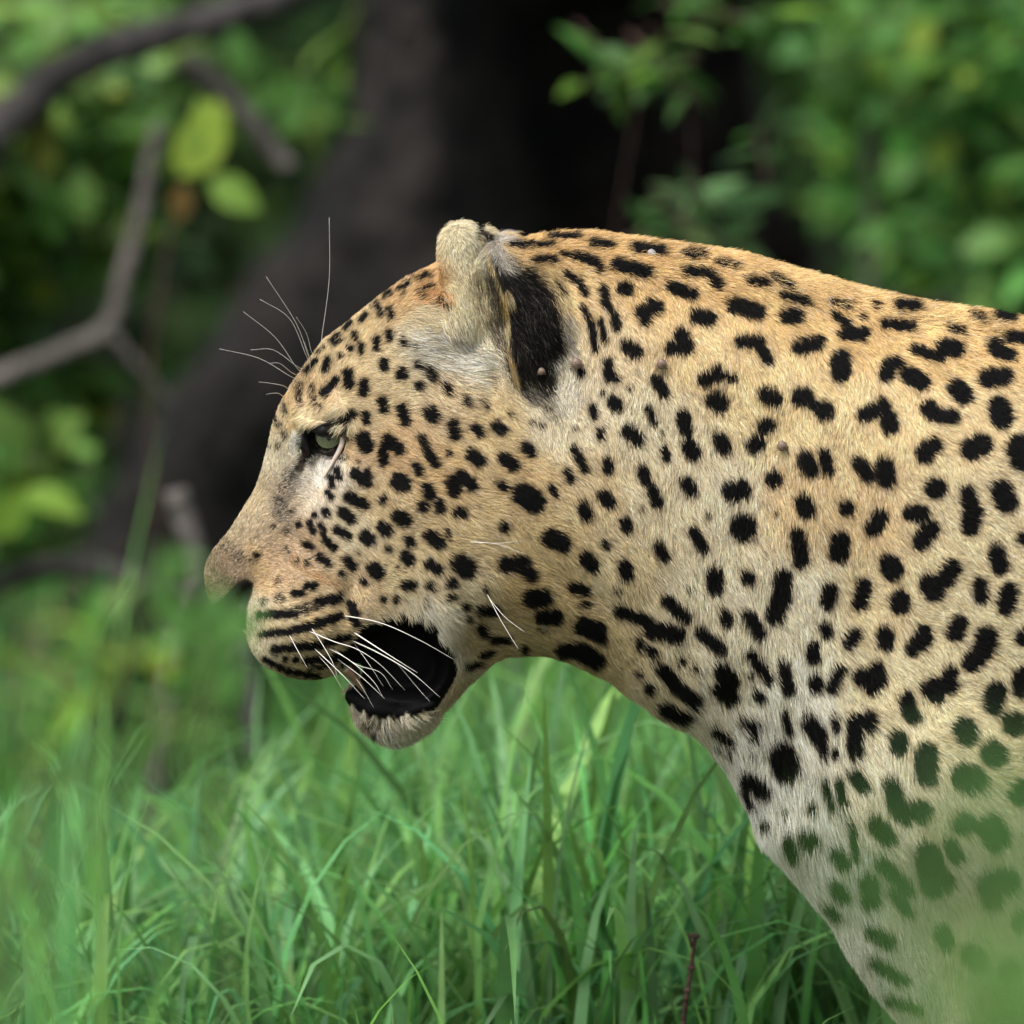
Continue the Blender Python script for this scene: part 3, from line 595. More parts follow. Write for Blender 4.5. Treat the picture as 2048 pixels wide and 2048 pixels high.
# ---- fur
def build_fur():
    tri = np.concatenate([BF[:, [0, 1, 2]], BF[:, [0, 2, 3]]])
    A, B, C = BW[tri[:, 0]], BW[tri[:, 1]], BW[tri[:, 2]]
    area = 0.5*np.linalg.norm(np.cross(B-A, C-A), axis=1)
    cc = (A+B+C)/3; uu, vv2 = project(cc)
    nrm = np.cross(B-A, C-A)[:, 1]
    seen = (uu < 2110) & (vv2 < 2110)
    near = cc[:, 1] < 0.012
    dens = np.where(seen & near, 1.0, np.where(seen, 0.25, np.where(near, 0.12, 0.06)))
    dens = dens*np.where((uu < 1100), 1.5, 1.0)
    prob = area*dens; prob /= prob.sum()
    N = 760000
    ti = rng.choice(len(tri), N, p=prob)
    r1, r2_ = np.sqrt(rng.random(N)), rng.random(N)
    wA, wB, wC = 1-r1, r1*(1-r2_), r1*r2_
    T = tri[ti]
    P = BW[T[:, 0]]*wA[:, None]+BW[T[:, 1]]*wB[:, None]+BW[T[:, 2]]*wC[:, None]
    Nn = VN[T[:, 0]]*wA[:, None]+VN[T[:, 1]]*wB[:, None]+VN[T[:, 2]]*wC[:, None]
    Nn /= np.linalg.norm(Nn, axis=1)[:, None]+1e-9
    side = np.sign(P[:, 1]+1e-9)
    Pm = P.copy(); Pm[:, 1] = -np.abs(Pm[:, 1])
    u, v = project(Pm)
    b, n, e = bare(u, v)
    keep = (np.maximum(np.maximum(b, n), e) < 0.5) & (P[:, 2] > 0.004)
    P, Nn, u, v, side, ti = P[keep], Nn[keep], u[keep], v[keep], side[keep], ti[keep]; n_h = len(P)
    g = samp(CTI, u, v, GU, GV, GS)
    fx, fz, Lm = g[:, 3], -g[:, 4], g[:, 5]*1e-3
    # waviness of the coat
    ang = 0.22*np.sin(u*.045+v*.02)+0.18*np.sin(u*.021-v*.052+1.3)+rng.normal(size=n_h)*0.20
    fx, fz = fx*np.cos(ang)-fz*np.sin(ang), fx*np.sin(ang)+fz*np.cos(ang)
    D = np.stack([fx, np.zeros(n_h), fz], -1)
    D -= Nn*(D*Nn).sum(1)[:, None]
    ln = np.linalg.norm(D, axis=1)[:, None]; D = D/np.maximum(ln, 1e-6)
    Ln = Lm*rng.uniform(0.65, 1.25, n_h)*np.where((u > 1050) & (v < 1400), .74, .95)
    lift = np.clip(rng.normal(0.36, 0.13, n_h), 0.08, 0.9)
    lift = np.where((v < 470+0.13*(u-1000)+70) & (u > 1050), lift*1.6, lift)
    Ln = np.where((v < 470+0.13*(u-1000)+60) & (u > 1050), Ln*1.3, Ln)
    lift = np.where((v < 530) & (u > 860) & (u < 1000), lift*1.7, lift)
    lift = np.where((v > 1425) & (u < 900), lift*1.7, lift)
    lift = np.where((u < 720) & (v > 780), lift*0.75, lift)
    K = 5; s = np.linspace(0, 1, K)
    Z = P[:, None, :] + Ln[:, None, None]*(D[:, None, :]*s[None, :, None]*np.cos(lift)[:, None, None]
        + Nn[:, None, :]*(np.sin(lift)[:, None]*(s-0.5*s*s)[None]*1.25)[:, :, None])
    Z[:, :, 2] -= (Ln[:, None]*0.10*(s*s)[None])
    mid = P+D*(Ln*0.45)[:, None]+Nn*(Ln*0.12)[:, None]
    mid[:, 1] = -np.abs(mid[:, 1]); mu, mv = project(mid)
    cl = coat(mu, mv, 2.1)
    # hair to hair variation
    fluff = np.exp(-((u-915)/95)**2-((v-705)/75)**2)+.6*np.exp(-((u-780)/70)**2-((v-1460)/40)**2)
    br = np.exp(rng.normal(size=n_h)*(0.24+.35*fluff))
    cell = np.sin(u*.37+2.1*np.sin(v*.11))*np.sin(v*.41+1.7*np.sin(u*.13))
    patch = 1+0.10*cell+0.07*np.sin(u*.03+v*.041)+0.06*np.sin(u*.083-v*.06)+0.05*np.sin(u*.17+v*.21)
    cl = cl*(br*patch*.93)[:, None]*np.array([.97, 1.0, .97])*np.where(u < 1150, 1.13, 1.04)[:, None]
    warm = rng.normal(size=n_h)*0.07; cl[:, 0] *= 1+warm*.4; cl[:, 2] *= 1-warm
    dk = rng.random(n_h) < 0.07+.05*(u < 720)+.15*fluff; cl[dk] *= 0.35
    wh = (rng.random(n_h) < 0.04) & (cl[:, 1] > 0.1); cl[wh] = cl[wh]*0.4+np.array([0.75, 0.70, 0.62])*0.6
    ear_sheen = (rng.random(n_h) < .22*np.exp(-((u-1065)/60)**2-((v-640)/130)**2)) & (cl[:, 1] < .02); cl[ear_sheen] = np.array([.055, .046, .038])*np.exp(rng.normal(size=(ear_sheen.sum(), 1))*.5)  # sheen of the black ear back, put in as lighter hairs
    cl = np.clip(cl, 0.0015, 0.85)
    hc = bpy.data.hair_curves.new('fur')
    hc.add_curves([K]*n_h)
    hc.attributes['position'].data.foreach_set('vector', (Z-np.array([1.0, 0, 0])).astype(np.float32).ravel())
    rad = hc.attributes.get('radius') or hc.attributes.new('radius', 'FLOAT', 'POINT')
    wide = np.where((u < 2110) & (v < 2110), 1.0, 2.6)*np.where(u < 1100, 0.8, 1.0)
    rr = (0.00016*wide)[:, None]*np.array([0.85, 1.0, 0.85, 0.6, 0.15])[None]
    rad.data.foreach_set('value', rr.astype(np.float32).ravel())
    ca = hc.attributes.new('hair_color', 'FLOAT_COLOR', 'CURVE')
    c4 = np.ones((n_h, 4), np.float32); c4[:, :3] = cl
    ca.data.foreach_set('color', c4.ravel())
    m, t, p = new_mat('fur_hair'); nn = t.nodes
    a = nn.new('ShaderNodeAttribute'); a.attribute_name = 'hair_color'
    t.links.new(a.outputs['Color'], p.inputs['Base Color'])
    p.inputs['Roughness'].default_value = 0.6; p.inputs['Specular IOR Level'].default_value = 0.12
    hc.materials.append(m)
    o = bpy.data.objects.new('fur', hc); col.objects.link(o); o.parent = leo
    return o
fur = build_fur()

# ---- eye, lid, whiskers, tooth
def simple_mat(name, c, rough=0.5, spec=0.5, noise=0.0, scale=200):
    m, t, p = new_mat(name); n = t.nodes
    p.inputs['Base Color'].default_value = (*c, 1); p.inputs['Roughness'].default_value = rough; p.inputs['Specular IOR Level'].default_value = spec
    if noise:
        nz = n.new('ShaderNodeTexNoise'); nz.inputs['Scale'].default_value = scale; nz.inputs['Detail'].default_value = 5
        rp = n.new('ShaderNodeValToRGB'); a = np.array(c)
        rp.color_ramp.elements[0].color = (*(a*(1-noise)), 1); rp.color_ramp.elements[1].color = (*np.clip(a*(1+noise), 0, 1), 1)
        rp.color_ramp.elements[0].position = 0.3; rp.color_ramp.elements[1].position = 0.7
        tc = n.new('ShaderNodeTexCoord')
        t.links.new(tc.outputs['Object'], nz.inputs['Vector']); t.links.new(nz.outputs['Fac'], rp.inputs['Fac']); t.links.new(rp.outputs['Color'], p.inputs['Base Color'])
    return m
M_EYE = simple_mat('eyeball', (0.012, 0.010, 0.009), 0.08, 0.6)
M_IRIS = simple_mat('iris', (0.19, 0.20, 0.11), 0.12, 0.6, 0.35, 900)
M_PUPIL = simple_mat('pupil', (0.003, 0.003, 0.003), 0.1, 0.6)
M_LID = simple_mat('pale_lid', (0.62, 0.50, 0.42), 0.45, 0.4, 0.15, 300)
M_WHISK = simple_mat('whisker', (0.80, 0.76, 0.68), 0.35, 0.5)
M_TOOTH = simple_mat('stained_enamel', (0.13, 0.075, 0.04), 0.35, 0.5, 0.3, 120)
M_TICK2 = simple_mat('brown_tick_skin', (0.17, 0.115, 0.085), 0.4, 0.4, 0.35, 500)
M_TICK = simple_mat('tick_skin', (0.30, 0.27, 0.25), 0.38, 0.5, 0.25, 400)
def sphere(c, r, seg=24, ring=16, cap=None, axis=(0, -1, 0), sq=(1, 1)):
    """sphere, or the cap of it within angle cap round axis"""
    ax = np.array(axis, float); ax /= np.linalg.norm(ax)
    b1 = np.cross(ax, (0, 0, 1.0)); b1 /= np.linalg.norm(b1); b2 = np.cross(b1, ax)
    V = [c+ax*r]; F = []; cap = cap or math.pi*0.999
    for i in range(1, ring+1):
        th = cap*i/ring
        for j in range(seg):
            a = 2*math.pi*j/seg
            d = ax*math.cos(th)+math.sin(th)*(b1*math.cos(a)*sq[0]+b2*math.sin(a)*sq[1]); d /= np.linalg.norm(d)
            V.append(c+d*r)
    for j in range(seg): F.append((0, 1+j, 1+(j+1) % seg))
    for i in range(ring-1):
        for j in range(seg): F.append((1+i*seg+j, 1+(i+1)*seg+j, 1+(i+1)*seg+(j+1) % seg, 1+i*seg+(j+1) % seg))
    return np.array(V), F
for sgn in (-1, 1):
    mirror = np.array([1, -sgn, 1])
    ec = at(664, 876, -0.0415)
    e = part('eye', *[(lambda V, F: (V*mirror, F))(*sphere(ec, 0.0155))][0], M_EYE)
    axv = (-0.22, -0.93, 0.24)
    part('iris', *(lambda V, F: (V*mirror, F))(*sphere(ec, 0.01565, 32, 8, 0.74, axv)), M_IRIS, parent=e)
    part('pupil', *(lambda V, F: (V*mirror, F))(*sphere(ec, 0.0158, 20, 5, 0.42, (-0.13, -0.93, 0.34), (0.42, 1.0))), M_PUPIL, parent=e)
    lid = spline([at(681,862,-0.060), at(685,880,-0.0625), at(679,900,-0.0625), at(669,918,-0.0615), at(658,938,-0.060), at(648,955,-0.057)], 22)
    V, F = tube(lid, np.interp(np.linspace(0, 1, 22), [0, .15, .5, 1], [0.0006, 0.0022, 0.0019, 0.0008]), 8)
    part('eyelid', V*mirror, F, M_LID)
    cn = spline([at(692,1338,-0.036), at(708,1356,-0.036), at(724,1376,-0.035), at(731,1386,-0.034)], 12)
    V, F = tube(cn, np.linspace(0.0048, 0.0007, 12), 10); part('canine_tooth', V*mirror, F, M_TOOTH)
WH = [([(745,580),(1000,630),(1250,740),(1480,870)],.42),([(820,685),(950,770),(1100,865),(1240,952)],.55),([(810,740),(1000,830),(1200,950),(1385,1110)],.55),
 ([(520,675),(700,750),(850,800),(1000,900),(1160,1065)],.42),([(550,650),(640,790),(700,900),(725,990)],.26),([(660,790),(800,870),(950,1000),(1020,1115)],.36),([(570,790),(750,960),(900,1120)],.36),
 ([(410,700),(480,830),(530,920)],.28),([(720,860),(880,980),(1030,1120)],.36),([(700,800),(850,900),(1000,950),(1080,1060)],.28),([(1100,880),(1250,1060),(1350,1170)],.22),([(830,760),(930,900),(1020,1040)],.2),([(760,900),(860,1010),(960,1180)],.26),([(600,840),(680,930),(750,1050)],.22)]
for pts, r in WH:
    q = [(450+x/3.22, 1050+y/3.22) for x, y in pts]; h, _ = surf(*q[0])
    y0 = h[1] if h is not None else -0.05
    L = len(q); P3 = spline([at(x, y, y0+0.002-0.030*math.sin(min(1, i/(L-1)*1.2)*1.57)) for i, (x, y) in enumerate(q)], 20)
    V, F = tube(P3, np.linspace(r*1.15, r*0.25, 20)*1e-3, 5); part('whisker', V, F, M_WHISK)
    if r > 0.5:
        part('whisker', V*np.array([1, -1, 1])+np.array([random.uniform(-.004, .004), 0, random.uniform(-.004, .004)]), F, M_WHISK)
for pts, r in [([(1690,450),(1780,620),(1890,800)],.28),([(1700,470),(1800,590),(1930,690)],.24),([(1600,105),(1750,118),(1920,100)],.2),([(1580,110),(1760,125),(1932,190)],.2)]:
    q = [(450+x/3.22, 1050+y/3.22) for x, y in pts]; h, _ = surf(*q[0])
    P3 = spline([at(x, y, h[1]-0.004-0.012*i) for i, (x, y) in enumerate(q)], 14); V, F = tube(P3, np.linspace(r, r*.4, 14)*1e-3, 5); part('whisker', V, F, M_WHISK)
for pts in ([(1552,1650),(1590,1350),(1590,1050)],[(1490,1720),(1430,1560),(1285,1335)],[(1485,1730),(1400,1540),(1255,1445)],[(1432,1775),(1330,1630),(1175,1505)],[(1432,1768),(1320,1690),(1210,1690)],
 [(1398,1815),(1250,1730),(1060,1685)],[(1402,1795),(1350,1755),(1300,1755)],[(1364,1862),(1300,1850),(1250,1845)],[(1344,1900),(1310,1900),(1285,1905)],[(1505,1700),(1480,1610),(1430,1530)],[(1500,1790),(1495,1730),(1470,1650)]):
    q = [(x/2.415, y/2.415) for x, y in pts]; q.insert(0, (q[0][0]+(q[0][0]-q[1][0])*.12+8, q[0][1]+6))
    P3 = spline([at(x, y, (0.0, -0.022, -0.034, -0.042)[i]) for i, (x, y) in enumerate(q)], 16); V, F = tube(P3, np.linspace(.24, .10, 16)*1e-3, 5); part('whisker', V, F, M_WHISK)

# ---- ticks
TK = [(1303,507,9,'grey engorged tick in the dark spot on top of the leopard nape'),(1153,726,11,'plump tick on the pale fur just behind the black ear'),
 (1083,742,7,'small shiny tick at the bottom of the black ear'),(1323,727,10,'brownish tick on the neck beside a heart shaped spot'),
 (1564,891,10,'brown tick next to a double spot in mid neck')]
for px, py, r, lb in TK:
    h, n = surf(px, py)
    if h is None: continue
    V, F = sphere(np.zeros(3), 1.0, 16, 10)
    V = V*np.array([1.0, 0.85, 1.12]); V[:, 2] *= 1-0.12*(V[:, 0] > .3)
    V *= (r*S)*(1+0.03*np.sin(V[:, :1]*5+V[:, 2:]*7))
    for k in range(3):
        for s_ in (-1, 1):
            lg = spline([np.array([s_*.3, .3, -.6+.2*k]), np.array([s_*1.05, .4, -.9+.35*k]), np.array([s_*1.2, .95, -1+.4*k])], 5)*r*S
            v2, f2 = tube(lg, [r*S*.09]*5, 4); F = F+[tuple(i+len(V) for i in f) for f in f2]; V = np.vstack([V, v2])
    o = mesh_np('tick', V, F, M_TICK if px == 1303 else M_TICK2); o.location = h-np.array([0, 0.0075+r*S*0.2, 0])*1.0 + np.array([0, 0.002, 0])
    tag(o, lb, 'tick', 'ticks feeding on the leopard')

# ================================================================== PLANTS
# leaf template along +x, folded on the midrib, drooping a little
def leaf_template(wd=0.5, droop=0.15, fold=0.18):
    st = np.array([0, .12, .35, .62, .85, 1.0]); hw = np.array([.02, .28, .5, .42, .2, .01])*wd
    V = []
    for x, h in zip(st, hw):
        z = -droop*x*x
        V += [(x, -h, z+fold*h), (x, 0, z), (x, h, z+fold*h)]
    F = []
    for i in range(5):
        a = i*3; b = a+3; F += [(a, b, b+1, a+1), (a+1, b+1, b+2, a+2)]
    return np.array(V), np.array(F)
def frames(d, n):
    """rotation matrices with x along d, z roughly along n"""
    d = d/np.linalg.norm(d, axis=1)[:, None]; y = np.cross(n, d); y /= np.linalg.norm(y, axis=1)[:, None]+1e-9
    z = np.cross(d, y); return np.stack([d, y, z], -1)
LT = {'broad': leaf_template(.62, .2), 'narrow': leaf_template(.36, .25), 'grassy': leaf_template(.16, .4)}
LME = {}
def leaf_mesh(kind):
    if kind not in LME:
        V, F = LT[kind]; me = bpy.data.meshes.new('leaf'); me.from_pydata(V.tolist(), [], F.tolist()); me.materials.append(M_LEAF1)
        me.polygons.foreach_set('use_smooth', np.ones(len(F), bool)); LME[kind] = me
    return LME[kind]
def foliage(parent, P, D, N, size, colr, kind, singles=0, name='foliage', crit=None):
    """leaves at P pointing along D with face normal N; the ones that show largest become objects of their own"""
    V, F = LT[kind]; R = frames(D, N); loc = np.array(parent.location)
    order = np.arange(len(P))
    if singles:
        u, v = project(P); ok = (u > -60) & (u < 2108) & (v > -60) & (v < 2108)
        score = np.where(ok, 1000, 0)*1.0-P[:, 1]*100+ (crit if crit is not None else 0)
        order = np.argsort(-score)
        for i in order[:singles]:
            o = bpy.data.objects.new('leaf', leaf_mesh(kind)); col.objects.link(o); o.parent = parent
            M = np.eye(4); M[:3, :3] = R[i]*size[i]; M[:3, 3] = P[i]-loc
            from mathutils import Matrix
            o.matrix_basis = Matrix(M.tolist()); o.color = (*colr[i], 1)
        order = order[singles:]
    if len(order) == 0: return
    W = np.einsum('nij,kj->nki', R[order], V)*size[order][:, None, None]+P[order][:, None, :]-loc
    FF = (F[None]+(np.arange(len(order))*len(V))[:, None, None]).reshape(-1, 4)
    o = mesh_np(name, W.reshape(-1, 3), FF, M_LEAF, None, True, np.repeat(colr[order], len(V), 0)); o.parent = parent; o['kind'] = 'stuff'
def leaf_cols(n, base, spread=0.35, yellow=0.1):
    b = np.array(base); c = b[None]*np.exp(rng.normal(size=(n, 1))*spread)
    c[:, 0] *= 1+0.5*rng.random(n)*(rng.random(n) < .5); y = rng.random(n) < yellow
    c[y] = c[y]*np.array([2.0, 1.5, 0.9]); return np.clip(c, .004, .6)
def rnd_dir(n): 
    d = rng.normal(size=(n, 3)); return d/np.linalg.norm(d, axis=1)[:, None]

def shrub(name, base, label, blobs, n, lsize, kind, colr, stems, mat=None, singles=0, cat='shrub', group=None, yellow=0.1, spread=.35, stem_r=.008, updir=0.3):
    """blobs: list of (centre xyz, radii xyz) filled with twigs of leaves"""
    e = empty(name, base, label, cat, group); b0 = np.array(base, float)
    blobs = [(np.array(c, float), np.array(r, float)) for c, r in blobs]
    vol = np.array([r.prod() for _, r in blobs]); vol /= vol.sum()
    # twigs with 5-9 leaves each
    P, D, N = [], [], []
    tw_V, tw_F = [], []; off = 0
    k = 0
    while k < n:
        c, r = blobs[rng.choice(len(blobs), p=vol)]
        d = rng.normal(size=3); d /= np.linalg.norm(d); q = c+r*d*rng.random()**0.4
        if q[2] < 0.02: q[2] = 0.02+abs(q[2])*.3
        t = rng.normal(size=3)*.8+(q-c)/r.mean()*.5+np.array([0, 0, updir]); t /= np.linalg.norm(t)
        m = rng.integers(5, 10); L = lsize*m*.28
        for j in range(m):
            p = q+t*L*(j/m-.3); s = rng.normal(size=3)*.45+t*.6; s -= t*(s@t)*.3
            s += np.cross(t, (0, 0, 1))*(1 if j % 2 else -1)*.9; P.append(p); D.append(s); nn = np.array([0, -.25, 1.0])+rng.normal(size=3)*.55; N.append(nn)
        v, f = tube([q-t*L*.5, q+t*L*.3, q+t*L*.7], [.0022, .0016, .0006], 4); tw_V.append(v-b0); tw_F += [tuple(i+off for i in g) for g in f]; off += len(v)
        k += m
    P, D, N = map(np.array, (P, D, N)); n = len(P)
    size = lsize*rng.uniform(.55, 1.25, n)
    if tw_V:
        o = mesh_np('twigs', np.concatenate(tw_V), tw_F, mat or M_STEM); o.parent = e; o['kind'] = 'stuff'
    foliage(e, P, D, N, size, leaf_cols(n, colr, spread, yellow), kind, singles)
    for c, r in (blobs if stems is None else []):
        mid = (b0+c)/2+rng.normal(size=3)*.05; v, f = tube(spline([b0-np.array([0, 0, .02]), mid, c, c+np.array([0, 0, r[2]*.6])], 14), np.linspace(stem_r, stem_r*.25, 14), 7, .05)
        o = mesh_np('stem', v-b0, f, mat or M_BRANCH); o.parent = e
    for pts, r0, r1, mt in (stems or []):
        v, f = tube(spline(pts, 26), np.linspace(r0, r1, 26), 10, .06, seed=int(rng.integers(1e6))); o = mesh_np('branch', v-b0, f, mt); o.parent = e
    return e
def blobpx(px, py, Y, rpx, rpy, ry):
    """blob that fills an ellipse of the picture at depth Y"""
    s = S*(DIST+Y)/DIST; return (at(px, py, Y), (rpx*s, ry, rpy*s))

# ---- leaning old tree behind the leopard
def build_tree():
    YT = 3.9
    # left and right edges of the trunk, in photo pixels by height (v)
    prof = [(1750,60,2700),(1500,60,2500),(1250,120,2300),(1100,170,2150),(950,235,2000),(800,335,1850),(680,425,1740),(560,505,1660),(450,590,1580),(330,660,1545),(240,712,1530),(120,735,1510),(0,738,1500),
            (-300,760,1500),(-800,830,1420),(-1500,950,1470),(-2400,1150,1520),(-3300,1380,1600)]
    NS = 64; rows = []; rg = np.random.default_rng(5)
    pv = np.array([p[0] for p in prof], float); pl = np.array([p[1] for p in prof], float); pr = np.array([p[2] for p in prof], float)
    vs_ = np.linspace(1990, -3300, 120); order = np.argsort(pv)
    a = np.linspace(0, 2*np.pi, NS, endpoint=False)
    k1 = rg.uniform(0, 6.28, 6)
    s = S*(DIST+YT)/DIST
    for v in vs_:
        l = np.interp(v, pv[order], pl[order]); r = np.interp(v, pv[order], pr[order])
        c = at((l+r)/2, v, YT); rx = (r-l)/2*s; ry = min(rx*.8, .33)
        ridge = 1+.035*np.sin(a*7+k1[0]+v*.002)+.03*np.sin(a*13+k1[1]-v*.004)+.02*np.sin(a*23+v*.01+k1[2])+.012*rg.normal(size=NS)
        ridge[np.abs(np.cos(a)) > .9] = 1+(ridge[np.abs(np.cos(a)) > .9]-1)*.5
        xx = c[0]+rx*ridge*np.cos(a); ux = 1024+(xx/(s/S))/S
        shade_hol = 0.62*sstep(820, 1330, ux)*sstep(1640, 1560, ux)*sstep(820, 560, v)*sstep(-150, 120, v)*(np.sin(a) < -.05)  # added recess in the trunk front, shaped to keep that side in shade
        rows.append(np.stack([xx, c[1]+ry*ridge*np.sin(a)+shade_hol, np.full(NS, c[2])+.01*np.sin(a*5+v*.03)], -1))
    V = np.concatenate(rows); n = len(rows); base = np.array([at(1300, 1800, YT)[0], YT, 0.0])
    i = np.arange(n-1)[:, None]*NS+np.arange(NS)[None]; j = np.arange(n-1)[:, None]*NS+(np.arange(NS)[None]+1) % NS
    F = np.stack([i, j, j+NS, i+NS], -1).reshape(-1, 4)
    e = empty('old_tree', base, 'massive dark trunked tree with flaring roots behind the leopard', 'tree')
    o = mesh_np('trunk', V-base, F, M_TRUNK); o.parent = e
    top = rows[-1].mean(0)
    crown = []
    for tx, ty, tz in ((-1.6, 1.2, 1.6), (1.7, 1.5, 1.5), (.3, 2.4, 1.8)):
        endp = top+np.array([tx, ty, tz]); v, f = tube(spline([top-np.array([0, 0, .15]), top+np.array([tx*.4, ty*.4, tz*.35]), endp], 14), np.linspace(.11, .03, 14), 10, .05)
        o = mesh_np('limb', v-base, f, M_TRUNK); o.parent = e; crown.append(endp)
    n = 5200; c = np.array(crown)[rng.integers(0, 3, n)]; P = c+rnd_dir(n)*np.array([1.3, 1.1, .6])*(rng.random(n)**.4)[:, None]
    foliage(e, P, rnd_dir(n)+np.array([0, 0, -.2]), np.array([0, 0, 1.0])+rng.normal(size=(n, 3))*.5, rng.uniform(.07, .12, n), leaf_cols(n, (.04, .085, .02)), 'broad', name='crown')
build_tree()

# ---- leafy shrub behind the leopard's neck, right
G1 = (.09, .255, .055)
shrub('leafy_shrub', (at(1850, 1300, 3.2)[0], 3.2, 0), 'bright green leafy shrub behind the leopard shoulder', 
      [blobpx(1930,260,3.5,260,330,.35), blobpx(1830,390,3.5,150,180,.3), blobpx(2050,420,3.2,180,330,.35), blobpx(1980,40,3.1,220,220,.3), blobpx(1740,90,3.4,110,140,.15), blobpx(2200,900,3.2,260,420,.4)],
      5600, .05, 'broad', G1, None, singles=130, spread=.28)
shrub('leafy_sprig', (at(1330, 1300, 2.2)[0], 2.2, 0), 'slender sprig of pointed leaves hanging before the dark trunk', [blobpx(1290,110,2.2,80,55,.05), blobpx(1380,30,2.2,110,45,.05), blobpx(1545,300,2.3,25,70,.04)],
      62, .062, 'narrow', (.06, .16, .03), None, singles=62, stem_r=.0014, mat=M_TWIG)
shrub('low_sprig', (at(1400, 1300, 2.3)[0], 2.3, 0), 'small pale green sprig just above the nape of the leopard', [blobpx(1380,470,2.3,80,45,.05), blobpx(1440,420,2.3,20,30,.03)],
      34, .062, 'narrow', (.09, .2, .06), None, singles=34, stem_r=.0014, mat=M_TWIG)
# ---- thicket on the left
def bp(l, Y): return [at(x, y, Y) for x, y in l]
shrub('thicket_shrub', (at(150, 1500, 3.1)[0], 3.1, 0), 'tangled green thicket with bare grey branches left of the trunk',
      [blobpx(90,330,3.0,150,170,.25), blobpx(220,330,3.1,110,90,.2), blobpx(130,60,3.3,170,60,.25), blobpx(470,190,3.1,60,90,.12), blobpx(640,120,3.1,40,80,.08), blobpx(20,850,3.2,120,150,.25), blobpx(290,500,3.4,70,50,.12), blobpx(-150,500,3.2,160,500,.3), blobpx(40,1000,2.6,110,80,.2), blobpx(270,690,3.1,40,30,.05)],
      2600, .062, 'broad', (.095, .215, .045), [
       (bp([(-120,790),(0,752),(120,705),(215,655),(245,560),(285,420),(300,330),(318,250)],2.7), .0105, .007, M_BRANCH),
       (bp([(215,655),(250,700),(310,770),(345,810)],2.75), .006, .003, M_BRANCH),
       (bp([(-80,330),(60,200),(150,130),(320,70),(520,10),(700,-60)],2.75), .024, .016, M_DARKBRANCH),
       (bp([(360,120),(430,165),(500,240),(580,340)],2.8), .013, .009, M_BRANCH),
       (bp([(30,60),(35,120),(60,200)],3.3), .013, .010, M_BRANCH),
       (bp([(-120,790),(-200,1100),(-150,1500),(-100,1900)],2.9), .012, .02, M_BRANCH)], singles=130, yellow=.13, spread=.5)
# big yellowing leaf
yl = empty('yellowing_sprig', (at(390, 1500, 2.6)[0], 2.6, 0), 'large yellow green leaf with an orange one below it', 'leaf')
for (x, y, s_, dx, dz, c) in ((360,350,.085,.6,.9,(.30,.42,.05)), (420,330,.07,-.1,.9,(.26,.40,.06)), (365,370,.04,-.1,-1,(.20,.12,.035)), (420,360,.06,.9,-.5,(.25,.42,.07)), (400,310,.06,.3,1,(.36,.5,.05))):
    M = frames(np.array([[dx, -.1, dz]]), np.array([[.1, -1, .2]]))[0]*s_
    o = bpy.data.objects.new('leaf', leaf_mesh('broad')); col.objects.link(o); o.parent = yl
    from mathutils import Matrix
    m4 = np.eye(4); m4[:3, :3] = M; m4[:3, 3] = at(x, y, 2.6)-np.array(yl.location); o.matrix_basis = Matrix(m4.tolist()); o.color = (*c, 1)
v, f = tube(spline([np.array(yl.location), at(300, 900, 2.65), at(330, 520, 2.62), at(375, 345, 2.61)], 16), np.linspace(.003, .0015, 16), 6)
o = mesh_np('stem', v-np.array(yl.location), f, M_TWIG); o.parent = yl

# ---- bushes closing the view
for i, (x, y, r, lab) in enumerate(((-1.9,6.4,1.2,'dense dark bush in the far background, leftmost'),(-.6,7.0,1.1,'dense dark bush in the far background left of the trunk'),(.7,7.2,1.1,'dense dark bush in the far background behind the trunk'),
        (1.8,6.2,1.2,'dense dark bush in the far background right of the trunk'),(3.2,6.6,1.3,'dense dark bush in the far background, rightmost'),(-3.3,6.8,1.3,'dense dark bush beyond the left edge of the view'))):
    shrub('background_bush', (x, y, 0), lab, [((x,y,.45),(r,.6,.55)),((x+.2,y+.2,.9),(r*.8,.6,.6))], 2600, .085, 'broad', (.03, .075, .017), None, group='bushes closing the view', stem_r=.03, spread=.4)

